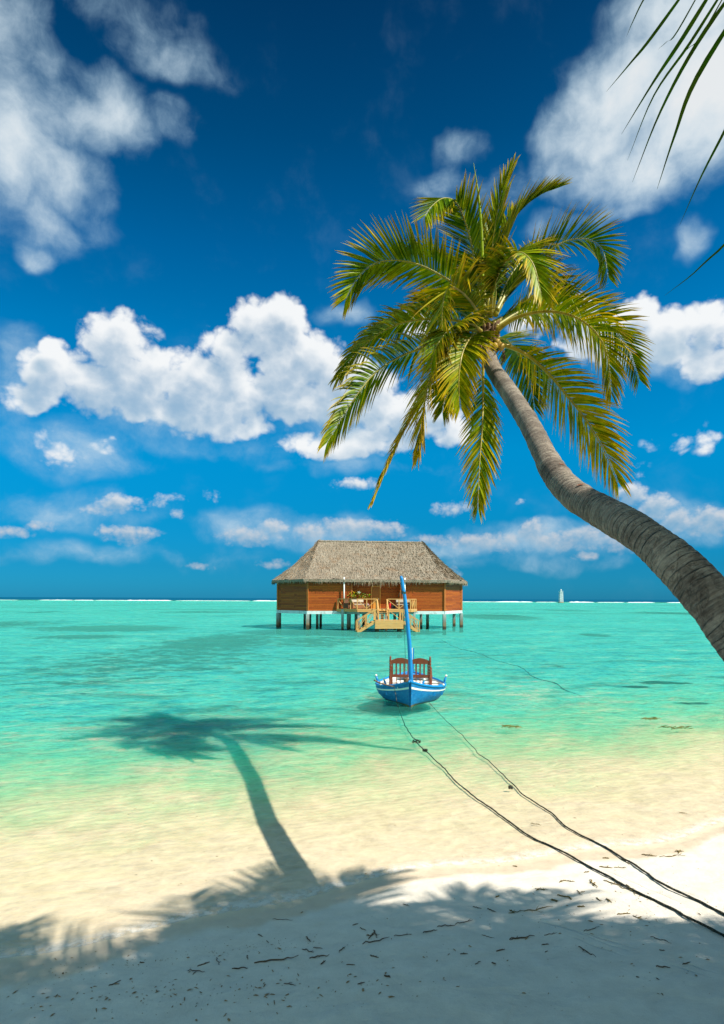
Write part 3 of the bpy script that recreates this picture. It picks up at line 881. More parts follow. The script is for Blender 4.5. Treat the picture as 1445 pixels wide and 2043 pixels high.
# ---------------------------------------------------------------- palms beside and behind the viewer: their crowns shade the beach
def proto_frond(seed, el0, el1, length, age, droop):
    p = [Vector((0, 0, 0))]
    n = 12
    for i in range(n):
        e = R(el0 + (el1 - el0) * ((i + .5) / n) ** 1.2)
        p.append(p[-1] + Vector((math.cos(e), 0, math.sin(e))) * length / n)
    return make_frond(None, p, seed=seed, roll=0, Lmax=.85, droop=droop, age=age, n=58, seg=3, width=.042)
protos = [proto_frond(101, 62, -10, 3.1, .12, .3), proto_frond(102, 38, -42, 3.2, .2, .5), proto_frond(103, 10, -66, 3.1, .4, .7)]

def place_frond(k, crown, root, azd, tilt=0.0):
    f = copy_tree(protos[k], crown)
    f.location = root
    f.rotation_euler = Euler((R(tilt), 0, R(azd)))
    return f

def shade_palm(label, x, y, h, bx, by, n, seed, skip=None, grp='coconut palms standing beside and behind the viewer'):
    rng = random.Random(seed)
    gz = ground_z(bx, by)
    t = thing('palm_tree', label, 'palm tree', (bx, by, gz - 0.1), 0, grp)
    top = Vector((x - bx, y - by, h - gz + 0.1))
    tb = MB()
    mid = Vector((top.x * 0.25, top.y * 0.25, top.z * 0.5))
    pts = spline([Vector((0, 0, 0)), mid, top], 60)
    tb.tube(pts, [interp(i / 59, [(0, .24), (.08, .18), (1, .13)]) * (1 + .03 * (i % 2)) for i in range(60)], 14)
    tb.build('trunk', m_bark, t, attrs=True)
    for i in range(n):
        a = (i * 137.5 + seed * 31) % 360
        k = 0 if i < n * .3 else (1 if i < n * .68 else 2)
        if skip and skip(a, k): continue
        place_frond(k, t, top + Vector((math.cos(R(a)) * .1, math.sin(R(a)) * .1, 0)), a + rng.gauss(0, 6), rng.gauss(0, 8))
    return t

over = shade_palm('palm overhead whose long dark leaflets hang into the corner of the sky', 4.6, 0.45, 7.0, 5.6, -0.3, 26, 1, skip=lambda a, k: (95 < a < 178 and k == 2))
shade_palm('palm standing off to the right beside the leaning trunk', 6.85, 0.6, 7.4, 8.5, -0.2, 26, 2)
shade_palm('palm standing close behind the viewer', 5.35, 1.2, 7.4, 6.0, -1.0, 26, 3)
shade_palm('palm standing behind the left of the viewer', 3.6, 0.35, 7.4, 3.3, -1.8, 30, 4, skip=lambda a, k: k == 0 and 60 < a < 230)
shade_palm('palm farthest to the right behind the viewer', 9.3, -0.2, 7.6, 10.2, -1.5, 24, 5)
for pf in protos:
    for ch in list(pf.children): bpy.data.objects.remove(ch)
    bpy.data.objects.remove(pf)

# the frond that reaches into the picture: its midrib passes above the corner, its leaflets hang down into view
OL = Vector(over.location)
oc = Vector((4.6, 0.45, 7.0))
ofr = MB()
RD = 2.85
rib = spline([oc, Vector((3.6, 1.4, 7.2)), at_depth(1730, 130, 2.7), at_depth(1600, 20, 2.8), at_depth(1500, -55, RD), at_depth(1430, -80, RD), at_depth(1330, -95, 2.9)], 90)
LV = [((1410, -78), (1302, 72), (1258, 126), (1210, 183), .020), ((1452, -70), (1362, 76), (1303, 165), (1240, 268), .027), ((1470, -62), (1378, 84), (1305, 190), (1252, 320), .019), ((1490, -55), (1390, 88), (1318, 222), (1262, 363), .027),
      ((1515, -45), (1390, 155), (1346, 270), (1311, 378), .030), ((1560, -10), (1470, 210), (1400, 350), (1356, 450), .020), ((1640, 55), (1490, 420), (1400, 530), (1326, 590), .018), ((1430, -78), (1352, 62), (1330, 84), (1311, 100), .009), ((1475, -62), (1400, 70), (1374, 96), (1352, 117), .009),
      ((1350, -92), (1290, -10), (1262, 45), (1250, 74), .010)]
rng = random.Random(77)
for q in LV:
    dpt = rng.uniform(RD - .08, RD + .12)
    ps = spline([at_depth(a, b, dpt + 0.03 * i) for i, (a, b) in enumerate(q[:4])], 16)
    ps[0] = min(rib, key=lambda r_: (r_ - ps[0]).length)
    vs, fs, cs = [], [], []
    for i, p in enumerate(ps):
        d_ = (ps[min(i + 1, 15)] - ps[max(i - 1, 0)]).normalized()
        s_ = d_.cross(Vector((0.25, -1, 0.2))).normalized()
        w_ = .72 * q[4] * interp(i / 15, [(0, .5), (.25, 1), (.5, .8), (.75, .38), (1, .05)]) * .5
        n_ = s_.cross(d_)
        vs += [p - s_ * w_ + n_ * w_ * .3 - OL, p - OL, p + s_ * w_ + n_ * w_ * .3 - OL]
        cs += [lerp3(GREEN, (.04, .07, .006), rng.random())] * 3
        if i < 15:
            b = i * 3
            fs += [(b, b + 1, b + 4, b + 3), (b + 1, b + 2, b + 5, b + 4)]
    ofr.add(vs, fs, col=cs, smooth=True)
of = ofr.build('frond', m_leaf, over, attrs=True)
tag(of, 'frond with long dark leaflets hanging into the sky corner')
rb = MB()
rb.tube([p - OL for p in rib], [.05 * interp(i / 89, [(0, 1), (.5, .4), (1, .10)]) for i in range(90)], 6, col=(.2, .2, .03))
rb.build('midrib', m_rachis, of, attrs=True)
# ---------------------------------------------------------------- overwater bungalow
YAW = math.atan2(1.5, 13.19)
HUT = Vector((1.44, 62.75, 0.0))
m_wall, T = material('timber_cladding')
po = T.node('ShaderNodeTexCoord').outputs['Object']
X, Y, Z = T.sep(po)
pl = T.m('MULTIPLY', Z, 1 / 0.155)
row = T.m('FLOOR', pl)
gap = T.range(T.m('FRACT', pl), 0.0, 0.26, 1, 0)
wn = T.node('ShaderNodeTexWhiteNoise', noise_dimensions='3D')
T.put(wn.inputs[0], T.comb(T.m('FLOOR', T.m('ADD', T.m('MULTIPLY', X, 0.36), T.m('MULTIPLY', row, 0.37))), T.m('FLOOR', T.m('MULTIPLY', Y, 0.5)), row))
gr = T.noise(T.vm('MULTIPLY', po, (1.2, 1.2, 14.0)), 2.2, 5, 0.6)
v = T.m('ADD', T.m('MULTIPLY', wn.outputs[0], 0.28), T.m('MULTIPLY', gr, 0.72))
c = T.ramp(v, [(0.22, (0.17, 0.026, 0.003)), (0.5, (0.33, 0.067, 0.005)), (0.78, (0.50, 0.125, 0.010))])
c = T.mix(T.m('MULTIPLY', gap, 0.9), c, (0.05, 0.014, 0.005))
T.out(principled(T, c, 0.6, T.bump(T.m('SUBTRACT', T.m('MULTIPLY', gr, 0.3), gap), 0.5, 0.02), 0.25))
m_trim = painted('wall_trim', (0.36, 0.11, 0.022), 0.6, 0.3, 4, 0.2)
m_thatch, T = material('thatch')
po = T.node('ShaderNodeTexCoord').outputs['Object']
st = T.noise(T.vm('MULTIPLY', po, (9.0, 2.2, 1.6)), 1.6, 6, 0.7)
st2 = T.noise(T.vm('MULTIPLY', po, (1.0, 1.0, 3.0)), 3.4, 6, 0.75)
bl = T.noise(po, 0.7, 4, 0.6)
v = T.m('ADD', T.m('MULTIPLY', st, 0.45), T.m('ADD', T.m('MULTIPLY', st2, 0.35), T.m('MULTIPLY', bl, 0.25)))
c = T.ramp(v, [(0.34, (0.12, 0.095, 0.07)), (0.46, (0.22, 0.18, 0.14)), (0.56, (0.29, 0.245, 0.195)), (0.68, (0.43, 0.37, 0.30))])
c = T.mix(T.m('MULTIPLY', T.range(T.noise(po, 1.1, 4, 0.65), 0.54, 0.68), 0.5), c, (0.25, 0.14, 0.075))
T.out(principled(T, c, 0.95, T.bump(T.m('ADD', st, T.m('MULTIPLY', st2, 0.8)), 1.0, 0.12), 0.05))
m_straw, T = material('straw')
oi = T.attr('tint')['Color']
T.out(principled(T, oi, 0.95, None, 0.05))
m_conc = painted('painted_concrete', (0.55, 0.66, 0.68), 0.7, 0.2, 1.5, 0.2, dirt=(0.33, 0.36, 0.35))
m_post, T = material('sea_post')
po = T.node('ShaderNodeTexCoord').outputs['Object']
X, Y, Z = T.sep(po)
zz = T.m('ADD', Z, T.m('MULTIPLY', T.m('SUBTRACT', T.noise(po, 3, 4, 0.6), 0.5), 0.9))
c = T.ramp(T.range(zz, -0.3, 1.5), [(0.0, (0.03, 0.026, 0.018)), (0.30, (0.06, 0.05, 0.03)), (0.42, (0.22, 0.15, 0.085)), (0.62, (0.20, 0.21, 0.19)), (1.0, (0.34, 0.40, 0.40))])
T.out(principled(T, c, 0.8, T.bump(T.noise(po, 14, 4, 0.6), 0.4, 0.02), 0.2))
m_pine = painted('pale_timber', (0.56, 0.31, 0.105), 0.65, 0.25, 3, 0.2, stretch=(1, 1, 3))
m_pine2 = painted('timber_boards', (0.57, 0.32, 0.11), 0.65, 0.3, 2.5, 0.2, stretch=(0.6, 0.6, 6))
m_deck = painted('deck_boards', (0.50, 0.31, 0.12), 0.7, 0.3, 3, 0.2, stretch=(6, .6, 1))
m_door = painted('door_timber', (0.30, 0.095, 0.012), 0.5, 0.2, 5, 0.1, stretch=(4, 4, .6))
m_panel = painted('door_panel', (0.58, 0.25, 0.045), 0.45, 0.15, 5, 0.1)
m_white = painted('white_paint', (0.80, 0.80, 0.78), 0.5, 0.06, 3, 0.1)
m_cush = painted('cream_cushion', (0.46, 0.38, 0.31), 0.9, 0.1, 4, 0.2)
m_rattan = painted('dark_rattan', (0.12, 0.05, 0.025), 0.7, 0.4, 40, 0.5)
m_wicker = painted('brown_wicker', (0.30, 0.12, 0.05), 0.7, 0.4, 40, 0.5)
m_black = painted('dark_bag', (0.02, 0.022, 0.03), 0.6, 0.3, 6, 0.1)
m_red = painted('red_paint', (0.62, 0.02, 0.03), 0.35, 0.15, 5, 0.05)
m_pot = painted('glazed_pot', (0.18, 0.09, 0.08), 0.4, 0.3, 6, 0.1)

hut = thing('overwater_bungalow', 'brown timber bungalow with a thatched roof standing on posts in the lagoon', 'bungalow', HUT, YAW)
HW, CXD, CYD, SIDE = 6.64, 2.9, 4.5, 2.2
DEEP = 2 * CYD + SIDE
OCT = [(-HW, 0), (HW, 0), (HW + CXD, CYD), (HW + CXD, CYD + SIDE), (HW, DEEP), (-HW, DEEP), (-HW - CXD, CYD + SIDE), (-HW - CXD, CYD)]
FL, EV, RG = 1.80, 4.66, 8.93     # floor, eave and ridge heights
RX0, RX1, RDX, RDY = -2.45, 2.30, DEEP, 0.55

def wall_strip(mb, a, b, z0, z1, th=0.16):
    a, b = Vector((*a, 0)), Vector((*b, 0))
    d_ = (b - a).normalized()
    n_ = Vector((-d_.y, d_.x, 0))          # inward for this counter-clockwise outline
    vs = [a, b, b + n_ * th, a + n_ * th]
    vs = [v + Vector((0, 0, z0)) for v in vs] + [v + Vector((0, 0, z1)) for v in vs]
    mb.add(vs, [(0, 1, 5, 4), (1, 2, 6, 5), (2, 3, 7, 6), (3, 0, 4, 7), (4, 5, 6, 7), (3, 2, 1, 0)])
w = MB()
WT = EV + 0.30
wall_strip(w, (-HW, 0), (RX0, 0), FL, WT)
wall_strip(w, (RX1, 0), (HW, 0), FL, WT)
wall_strip(w, (RX0, RDY), (-0.52, RDY), FL, WT)
wall_strip(w, (0.42, RDY), (RX1, RDY), FL, WT)
wall_strip(w, (-0.52, RDY), (0.42, RDY), FL + 2.42, WT)
wall_strip(w, (RX0 - .001, 0.16), (RX0 - .001, RDY + .16), FL, WT)
wall_strip(w, (RX1 + .001, RDY + .16), (RX1 + .001, 0.16), FL, WT)
for i in range(1, 8): wall_strip(w, OCT[i], OCT[(i + 1) % 8], FL, WT)
wall = w.build('wall', m_wall, hut)
for (x, y) in [OCT[0], OCT[1], OCT[2], OCT[7]]:
    w = MB()
    w.box((x, y - 0.02, (FL + WT) / 2), (0.17, 0.17, WT - FL - 0.01), rz=R(25 if x > 0 else -25)); w.build('corner_board', m_trim, wall)
for x in (RX0, RX1):
    w = MB(); w.box((x, -0.02, (FL + WT) / 2), (0.14, 0.12, WT - FL - 0.01)); w.build('corner_board', m_trim, wall)
f = MB()
OI = [(x * .985, .12 + (y - .12) * .985) for x, y in OCT]
f.add([(x, y, FL - .02) for x, y in OI] + [(x, y, FL - .16) for x, y in OI], [tuple(range(8)), tuple(range(15, 7, -1))] + [(i, i + 8, (i + 1) % 8 + 8, (i + 1) % 8) for i in range(8)])
f.build('floor', m_deck, hut)
for i in range(8):
    b = MB()
    a_, c_ = Vector((*OCT[i], 0)), Vector((*OCT[(i + 1) % 8], 0))
    d_ = (c_ - a_).normalized()
    o_ = Vector((d_.y, -d_.x, 0)) * 0.10
    wall_strip(b, tuple((a_ + o_ - d_ * .10)[:2]), tuple((c_ + o_ + d_ * .10 - d_ * .012)[:2]), FL - 0.30, FL - 0.005, 0.26)
    b.build('floor_beam', m_conc, hut)
posts = [OCT[0], OCT[1], OCT[2], OCT[7], (-6.25, 5.0), (-5.6, 2.9), (-5.1, 6.2), (5.75, 3.6), (-2.75, .2), (-2.35, 3.2), (-1.9, 1.2), (2.6, .2), (2.3, 3.4), (-.8, 2.6), (.9, 2.6), (OCT[3][0] - .2, OCT[3][1]), (-HW - CXD + .2, CYD + SIDE), (HW, DEEP), (-HW, DEEP), (0, DEEP), (3.6, 8.2), (-2.6, 8.6), (3.3, 5.6), (-1.2, 6.0)]
for i, (x, y) in enumerate(posts):
    b = MB()
    s_ = 0.30 if i < 4 else 0.26
    b.box((x, y + (0.02 if i < 2 else 0), (FL - .302 - 1.2) / 2), (s_, s_, FL - .302 + 1.2))
    b.build('post', m_post, hut)

# roof: a hipped thatch over the eight-sided plan, ragged along the eaves
def offset_oct(offs):
    out = []
    for i in range(8):
        a_, b_, c_ = Vector(OCT[i - 1]), Vector(OCT[i]), Vector(OCT[(i + 1) % 8])
        n1 = Vector(((b_ - a_).y, -(b_ - a_).x)).normalized()
        n2 = Vector(((c_ - b_).y, -(c_ - b_).x)).normalized()
        o1, o2 = offs[i - 1], offs[i]
        det = n1.x * n2.y - n1.y * n2.x
        out.append(b_ + Vector(((o1 * n2.y - o2 * n1.y) / det, (n1.x * o2 - n2.x * o1) / det)))
    return out
EO = offset_oct([.42, .58, .6, .6, .5, .6, .6, .58])
RL = 5.55
rng = random.Random(12)
rf = MB()
fringe = MB()
tufts = MB()
def straw(mb, p, d_, L, w_, c_):
    d_ = d_.normalized()
    s_ = d_.cross(Vector((rng.gauss(0, .5), 1, .6))).normalized()
    mb.add([p - s_ * w_, p + s_ * w_, p + d_ * L + s_ * w_ * .15, p + d_ * L - s_ * w_ * .15], [(0, 1, 2, 3)], col=c_)
def straw_col():
    k = rng.random()
    return lerp3((.17, .13, .092), (.40, .33, .25), k) if rng.random() > .15 else (.27, .17, .10)
for i in range(8):
    A, B = EO[i], EO[(i + 1) % 8]
    def top(x): return Vector((min(RL + .15, max(-RL + .15, x)), DEEP / 2, RG))
    ta = top(A.x * 1.0 if i in (0, 4) else (RL + .15 if (A.x + B.x) > 0 else -RL + .15))
    tb_ = top(B.x * 1.0 if i in (0, 4) else (RL + .15 if (A.x + B.x) > 0 else -RL + .15))
    nx = 60 if i in (0, 4) else 26
    ny = 18
    vs, fs = [], []
    for a in range(nx + 1):
        for b in range(ny + 1):
            u, v_ = a / nx, b / ny
            lo = Vector((A.x, A.y, EV)).lerp(Vector((B.x, B.y, EV)), u)
            hi = ta.lerp(tb_, u)
            p = lo.lerp(hi, v_)
            sag = -0.22 * math.sin(v_ * PI) + 0.10 * (1 - v_) ** 4
            q = Vector((p.x, p.y, p.z + sag))
            edge = min(1, 4 * min(u, 1 - u)) * (1 if b < ny else .3)
            dz_ = 0.10 * noise.noise((p.x * 1.2, p.y * 1.2, p.z * 1.2)) + 0.06 * noise.noise((p.x * 4, p.y * 4, p.z * 4))
            q.z += dz_ * (0.3 + .7 * edge)
            if b == 0: q.z += 0.05 * noise.noise((p.x * 3, p.y * 3, 8)) + 0.05
            vs.append(q)
            if i in (0, 1, 7) and 0 < b and rng.random() < (.95 if i == 0 else .8):
                for _ in range(3):
                    dn = (lo - hi).normalized()
                    pp = q + (Vector((B.x - A.x, B.y - A.y, 0)).normalized()) * rng.uniform(-.15, .15) - dn * rng.uniform(0, .3) + Vector((0, 0, .01))
                    straw(tufts, pp, dn + Vector((rng.gauss(0, .16), -.10, rng.uniform(.02, .22))), rng.uniform(.25, .6), rng.uniform(.012, .03), straw_col())
    for a in range(nx):
        for b in range(ny):
            fs.append((a * (ny + 1) + b, (a + 1) * (ny + 1) + b, (a + 1) * (ny + 1) + b + 1, a * (ny + 1) + b + 1))
    rf.add(vs, fs, smooth=True)
    # the thickness of the thatch at the eave, then the hanging straw
    E0, E1 = Vector((A.x, A.y, EV)), Vector((B.x, B.y, EV))
    inn = (Vector((0, DEEP / 2, EV)) - (E0 + E1) / 2); inn.z = 0; inn.normalize()
    vs, fs = [], []
    for a in range(nx + 1):
        p = E0.lerp(E1, a / nx)
        topp = rf.v[len(rf.v) - (nx + 1) * (ny + 1) + a * (ny + 1)] if False else None
        vs += [p + Vector((0, 0, .16)), p + Vector((0, 0, -.10 + .05 * noise.noise((p.x * 3, p.y * 3, 1)))), p + inn * .6 + Vector((0, 0, .34))]
    for a in range(nx):
        fs += [(a * 3, a * 3 + 1, a * 3 + 4, a * 3 + 3), (a * 3 + 1, a * 3 + 2, a * 3 + 5, a * 3 + 4)]
    rf.add(vs, fs, smooth=False)
    if i in (0, 1, 2, 6, 7):
        L_ = (E1 - E0).length
        cnt = int(L_ * 34)
        for k in range(cnt):
            u = rng.random()
            p = E0.lerp(E1, u)
            mid = math.exp(-((p.x + .1) / 2.7) ** 2) if i == 0 else 0
            ln = (.22 + .24 * mid) * rng.uniform(.6, 1.45) * (1 + .5 * noise.noise((p.x * 1.7, p.y, 3)))
            c_ = lerp3((.12, .085, .055), (.46, .37, .26), rng.random())
            straw(fringe, p + inn * rng.uniform(-.05, .25) + Vector((0, 0, rng.uniform(-.05, .10))), Vector((rng.gauss(0, .14), rng.gauss(0, .1), -1)), ln, rng.uniform(.012, .03), c_)
roof = rf.build('roof', m_thatch, hut)
tufts.build('thatch_straw', m_straw, roof, attrs=True)
fringe.build('eave_fringe', m_straw, roof, attrs=True)
rc = MB()
rc.tube([Vector((-RL + .1 + .111 * k * 2, DEEP / 2, RG - .02 + .03 * noise.noise((k * .7, 1, 1)))) for k in range(51)], .13, 8)
rc.build('ridge_cap', m_thatch, roof)

# door, lamp, eave poles
dr = MB()
dr.box((-.05, RDY - .015, FL + 1.21), (.78, .05, 2.30))
door = dr.build('door', m_door, hut)
dp = MB(); dp.box((-.05, RDY - .055, FL + .72), (.56, .03, 1.12)); dp.build('door_panel', m_panel, door)
df = MB()
df.box((-.48, RDY - .03, FL + 1.21), (.08, .09, 2.42)); df.box((.38, RDY - .03, FL + 1.21), (.08, .09, 2.42)); df.box((-.05, RDY - .03, FL + 2.40), (.78, .09, .08))
df.build('door_frame', m_panel, door)
dk = MB(); dk.lathe((.24, RDY - .09, FL + 1.15), [(.02, -.05), (.03, 0), (.02, .05)], 8); dk.build('handle', m_white, door)
for x, y in ((-3.2, -.26), (2.67, -.26)):
    b = MB(); b.tube([(x, y, 2.0), (x, y, EV + .35)], .065, 10); b.build('eave_pole', m_white, hut)

# deck
DZ = 2.02
dpoly = [(-3.85, -.105), (-2.15, -2.3), (2.85, -2.3), (3.85, -.105)]
dk = MB()
dk.add([(x, y, DZ) for x, y in dpoly] + [(x, y, DZ - .05) for x, y in dpoly], [(3, 2, 1, 0)[::-1], (4, 5, 6, 7)[::-1]] + [(i, (i + 1) % 4, (i + 1) % 4 + 4, i + 4)[::-1] for i in range(4)])
deck = dk.build('deck', m_deck, hut)
dr_ = MB(); dr_.box(((RX0 + RX1) / 2, RDY / 2 - .06, DZ - .045), (RX1 - RX0 - .02, RDY - .10, .07)); dr_.build('porch_floor', m_deck, deck)
fa = MB()
for a_, b_ in zip(dpoly[:-1], dpoly[1:]):
    for z_ in (DZ - .075, DZ - .205):
        A, B = Vector((*a_, z_)), Vector((*b_, z_))
        n_ = Vector(((B - A).y, -(B - A).x, 0)).normalized()
        fa.bar(A + n_ * .03, B + n_ * .03, .05, .12)
fa.build('deck_fascia', m_pine2, deck)

def railing(path, closed_ends=True, h=.93, diag='z', z0=DZ, parent=None, n=None, flip=False):
    mb = MB()
    for j, (a_, b_) in enumerate(zip(path[:-1], path[1:])):
        A, B = Vector(a_), Vector(b_)
        L_ = math.hypot(B.x - A.x, B.y - A.y)
        k = n[j] if n else max(1, round(L_ / 1.15))
        up = Vector((0, 0, h))
        mb.bar(A + up, B + up, .10, .07)
        for i in range(k + 1):
            if i == 0 and j > 0: continue
            P = A.lerp(B, i / k)
            mb.bar(P - Vector((0, 0, .28)), P + up - Vector((0, 0, .036)), .085, .085, up=(0, 1, 0))
        for i in range(k):
            P, Q = A.lerp(B, i / k), A.lerp(B, (i + 1) / k)
            if (i + (1 if flip else 0)) % 2 == 0: mb.bar(P + up * .93, Q + up * .06, .055, .055)
            else: mb.bar(P + up * .06, Q + up * .93, .055, .055)
    return mb.build('railing', m_pine, parent)
railing([(-3.78, -.16, DZ), (-2.15, -2.26, DZ), (-.38, -2.26, DZ)], parent=deck, n=[3, 2])
railing([(.68, -2.26, DZ), (2.85, -2.26, DZ), (3.78, -.2, DZ)], parent=deck, n=[2, 3])
for x, y in [(-2.0, -2.1), (2.7, -2.1), (-.3, -2.1), (.6, -2.1), (-3.4, -.8), (3.5, -.8)]:
    b = MB(); b.box((x, y, (DZ - .06 - 1.9) / 2), (.2, .2, DZ - .06 + 1.9)); b.build('deck_post', m_post, deck)

# staircase: a flight to a landing, then a flight each way down to the water
stair = MB()
LZ, LX0, LX1, LY0, LY1 = 1.07, -.78, 1.76, -4.55, -3.40
stair.box(((LX0 + LX1) / 2, (LY0 + LY1) / 2, LZ - .03), (LX1 - LX0, LY1 - LY0, .06))
staircase = stair.build('staircase', m_deck, hut)
ff = MB()
for k in range(3): ff.box(((LX0 + LX1) / 2, LY0 - .026, LZ - .06 - .125 - k * .235), (LX1 - LX0 + .02, .05, .225))
ff.build('landing_board', m_pine2, staircase)
def flight(p_top, p_bot, wv, n, name_parent):
    """treads between two stringers; wv is the half-width vector"""
    A, B, wv = Vector(p_top), Vector(p_bot), Vector(wv)
    tr = MB()
    for i in range(n):
        P = A.lerp(B, (i + .6) / n)
        P.z = A.z + (B.z - A.z) * (i + .75) / n
        d_ = (B - A); d_.z = 0; d_.normalize()
        tr.bar(P - wv * .96, P + wv * .96, .26, .045)
    tr.build('tread', m_pine, name_parent)
    for s_ in (-1, 1):
        sb_ = MB(); sb_.bar(A + wv * s_ + Vector((0, 0, -.16)), B + wv * s_ + Vector((0, 0, -.10)), .05, .24); sb_.build('stringer', m_pine2, name_parent)
flight((.15, -2.36, DZ), (.15, -3.38, LZ), (.44, 0, 0), 5, staircase)
flight((LX0, -3.98, LZ), (LX0 - 1.55, -3.98, .08), (0, .5, 0), 5, staircase)
flight((LX1, -3.98, LZ), (LX1 + 1.45, -3.98, .08), (0, .5, 0), 5, staircase)
def rail_line(pts, zoff, dia=None, posts=True):
    mb = MB()
    for A, B in zip(pts[:-1], pts[1:]):
        A, B = Vector(A), Vector(B)
        u = Vector((0, 0, zoff))
        mb.bar(A + u, B + u, .085, .06)
        mb.bar(A + u * .92, B + u * .10, .05, .05)
    for A in pts:
        A = Vector(A)
        mb.bar(A - Vector((0, 0, .12)), A + Vector((0, 0, zoff - .03)), .08, .08, up=(0, 1, 0))
    return mb.build('handrail', m_pine, staircase)
for y in (-4.50, -3.45):
    rail_line([(LX0 + .04, y, LZ), (LX0 - .75, y, LZ - .47), (LX0 - 1.58, y, .08)], .92)
    rail_line([(LX1 - .04, y, LZ), (LX1 + .7, y, LZ - .47), (LX1 + 1.48, y, .08)], .92)
rail_line([(LX0 + .12, -3.44, LZ), (-.33, -3.44, LZ)], .92)
rail_line([(.63, -3.44, LZ), (LX1 - .12, -3.44, LZ)], .92)
for x in (-.31, .61): rail_line([(x, -3.36, LZ), (x, -2.38, DZ)], .90)
for x in (LX0 + .25, LX1 - .25):
    for y in (LY0 + .2, LY1 - .1):
        b = MB(); b.box((x, y, (LZ - .07 - 1.9) / 2), (.24, .24, LZ - .07 + 1.9)); b.build('landing_post', m_post, staircase)
lamp = MB(); lamp.lathe((-.2, -.30, EV - .02), [(.02, -.07), (.06, -.04), (.06, .03), (.03, .06)], 10); lamp.build('lamp', m_cush, hut)

# things on the deck
def on_hut(x, y, z): return Matrix.Translation(HUT) @ Matrix.Rotation(YAW, 4, 'Z') @ Vector((x, y, z))
def deck_chair(label, x, y, rz, wd_, mat, cush=True):
    t = thing('lounge_chair', label, 'chair', on_hut(x, y, DZ), YAW + rz)
    s_ = MB(); s_.box((0, 0, .22), (wd_, .62, .30)); s_.box((-wd_ / 2 + .05, 0, .45), (.10, .62, .18)); s_.box((wd_ / 2 - .05, 0, .45), (.10, .62, .18))
    for ax in (-1, 1):
        for ay in (-1, 1): s_.box((ax * (wd_ / 2 - .06), ay * .25, .035), (.06, .06, .07))
    s_.build('frame', mat, t)
    b = MB(); b.box((0, .27, .62), (wd_ - .02, .09, .50), m=Matrix.Rotation(R(-10), 3, 'X')); b.build('backrest', mat, t)
    if cush:
        c_ = MB(); c_.box((0, -.03, .42), (wd_ - .22, .52, .10)); c_.box((0, .18, .74), (wd_ - .04, .12, .26), m=Matrix.Rotation(R(-12), 3, 'X')); cu = c_.build('cushion', m_cush, t)
        bv = cu.modifiers.new('soft', 'BEVEL'); bv.width = .035; bv.segments = 3
    return t
deck_chair('brown wicker armchair with cream cushions behind the railing left of the door', -1.95, -1.05, .25, 1.25, m_wicker)
deck_chair('dark rattan lounger with a long cream cushion behind the railing right of the door', 2.35, -1.0, -.15, 1.35, m_rattan)
deck_chair('small dark rattan chair without cushion by the white pole', -2.9, -.95, .6, .6, m_rattan, False)
t = thing('fire_extinguisher', 'red fire extinguisher standing on the deck behind the railing', 'extinguisher', on_hut(1.18, -.6, DZ), YAW)
b = MB(); b.lathe((0, 0, 0), [(.075, 0), (.085, .03), (.085, .46), (.06, .54), (.025, .58)], 14); b.build('cylinder_body', m_red, t)
b = MB(); b.box((0, 0, .62), (.05, .05, .08)); b.bar((0, 0, .65), (.12, 0, .68), .025, .02); b.tube([(.03, 0, .62), (.11, 0, .55), (.11, 0, .25)], .014, 6); b.build('valve', m_black, t)
t = thing('beach_bag', 'dark blue bag standing on the deck beside the red extinguisher', 'bag', on_hut(1.5, -.65, DZ), YAW)
b = MB(); b.add([(-.16, -.08, 0), (.16, -.08, 0), (.16, .08, 0), (-.16, .08, 0), (-.2, -.1, .36), (.2, -.1, .36), (.2, .1, .36), (-.2, .1, .36)], [(3, 2, 1, 0), (0, 1, 5, 4), (1, 2, 6, 5), (2, 3, 7, 6), (3, 0, 4, 7), (4, 5, 6, 7)]); b.build('body', m_black, t)
b = MB(); b.tube(spline([Vector((-.12, 0, .35)), Vector((-.08, 0, .52)), Vector((.08, 0, .52)), Vector((.12, 0, .35))], 12), .015, 6); b.build('handle', m_black, t)
t = thing('clay_urn', 'round brown clay urn on the deck beside the wicker armchair', 'urn', on_hut(-1.15, -1.7, DZ), YAW)
b = MB(); b.lathe((0, 0, 0), [(.12, 0), (.2, .08), (.26, .25), (.22, .42), (.12, .50), (.14, .55), (.11, .55)], 18); b.build('body', m_pot, t)
t = thing('potted_plant', 'potted shrub with green and yellow leaves and a white blossom by the white pole', 'plant', on_hut(-1.9, -.1, DZ), YAW)
b = MB(); b.lathe((0, 0, 0), [(.15, 0), (.2, .05), (.24, .36), (.26, .40), (.22, .40)], 14); b.build('pot', m_pot, t)
b = MB(); br = []
for k in range(9):
    a = k * 2.4
    e = Vector((math.cos(a) * rng.uniform(.3, 1.0), math.sin(a) * .35, rng.uniform(1.0, 1.75)))
    e.x *= 1.15
    b.tube(spline([Vector((0, 0, .38)), Vector((e.x * .3, e.y * .3, .8)), e], 8), [.025, .022, .02, .017, .014, .012, .01, .006], 5)
    br.append(e)
b.build('stems', m_fibre, t)
b = MB()
for e in br:
    for k in range(15):
        p = e + Vector((rng.gauss(0, .16), rng.gauss(0, .14), rng.gauss(0, .12)))
        d_ = Vector((rng.gauss(0, 1), rng.gauss(0, 1), rng.gauss(.2, .6))).normalized()
        leaf_blade(b, p, d_, d_.orthogonal(), rng.uniform(.16, .26), .09, .3, *( [lerp3(GREEN, LIME, rng.random())] * 2 if rng.random() > .25 else [GOLD] * 2), seg=3)
b.build('leaves', m_leaf, t, attrs=True)
b = MB()
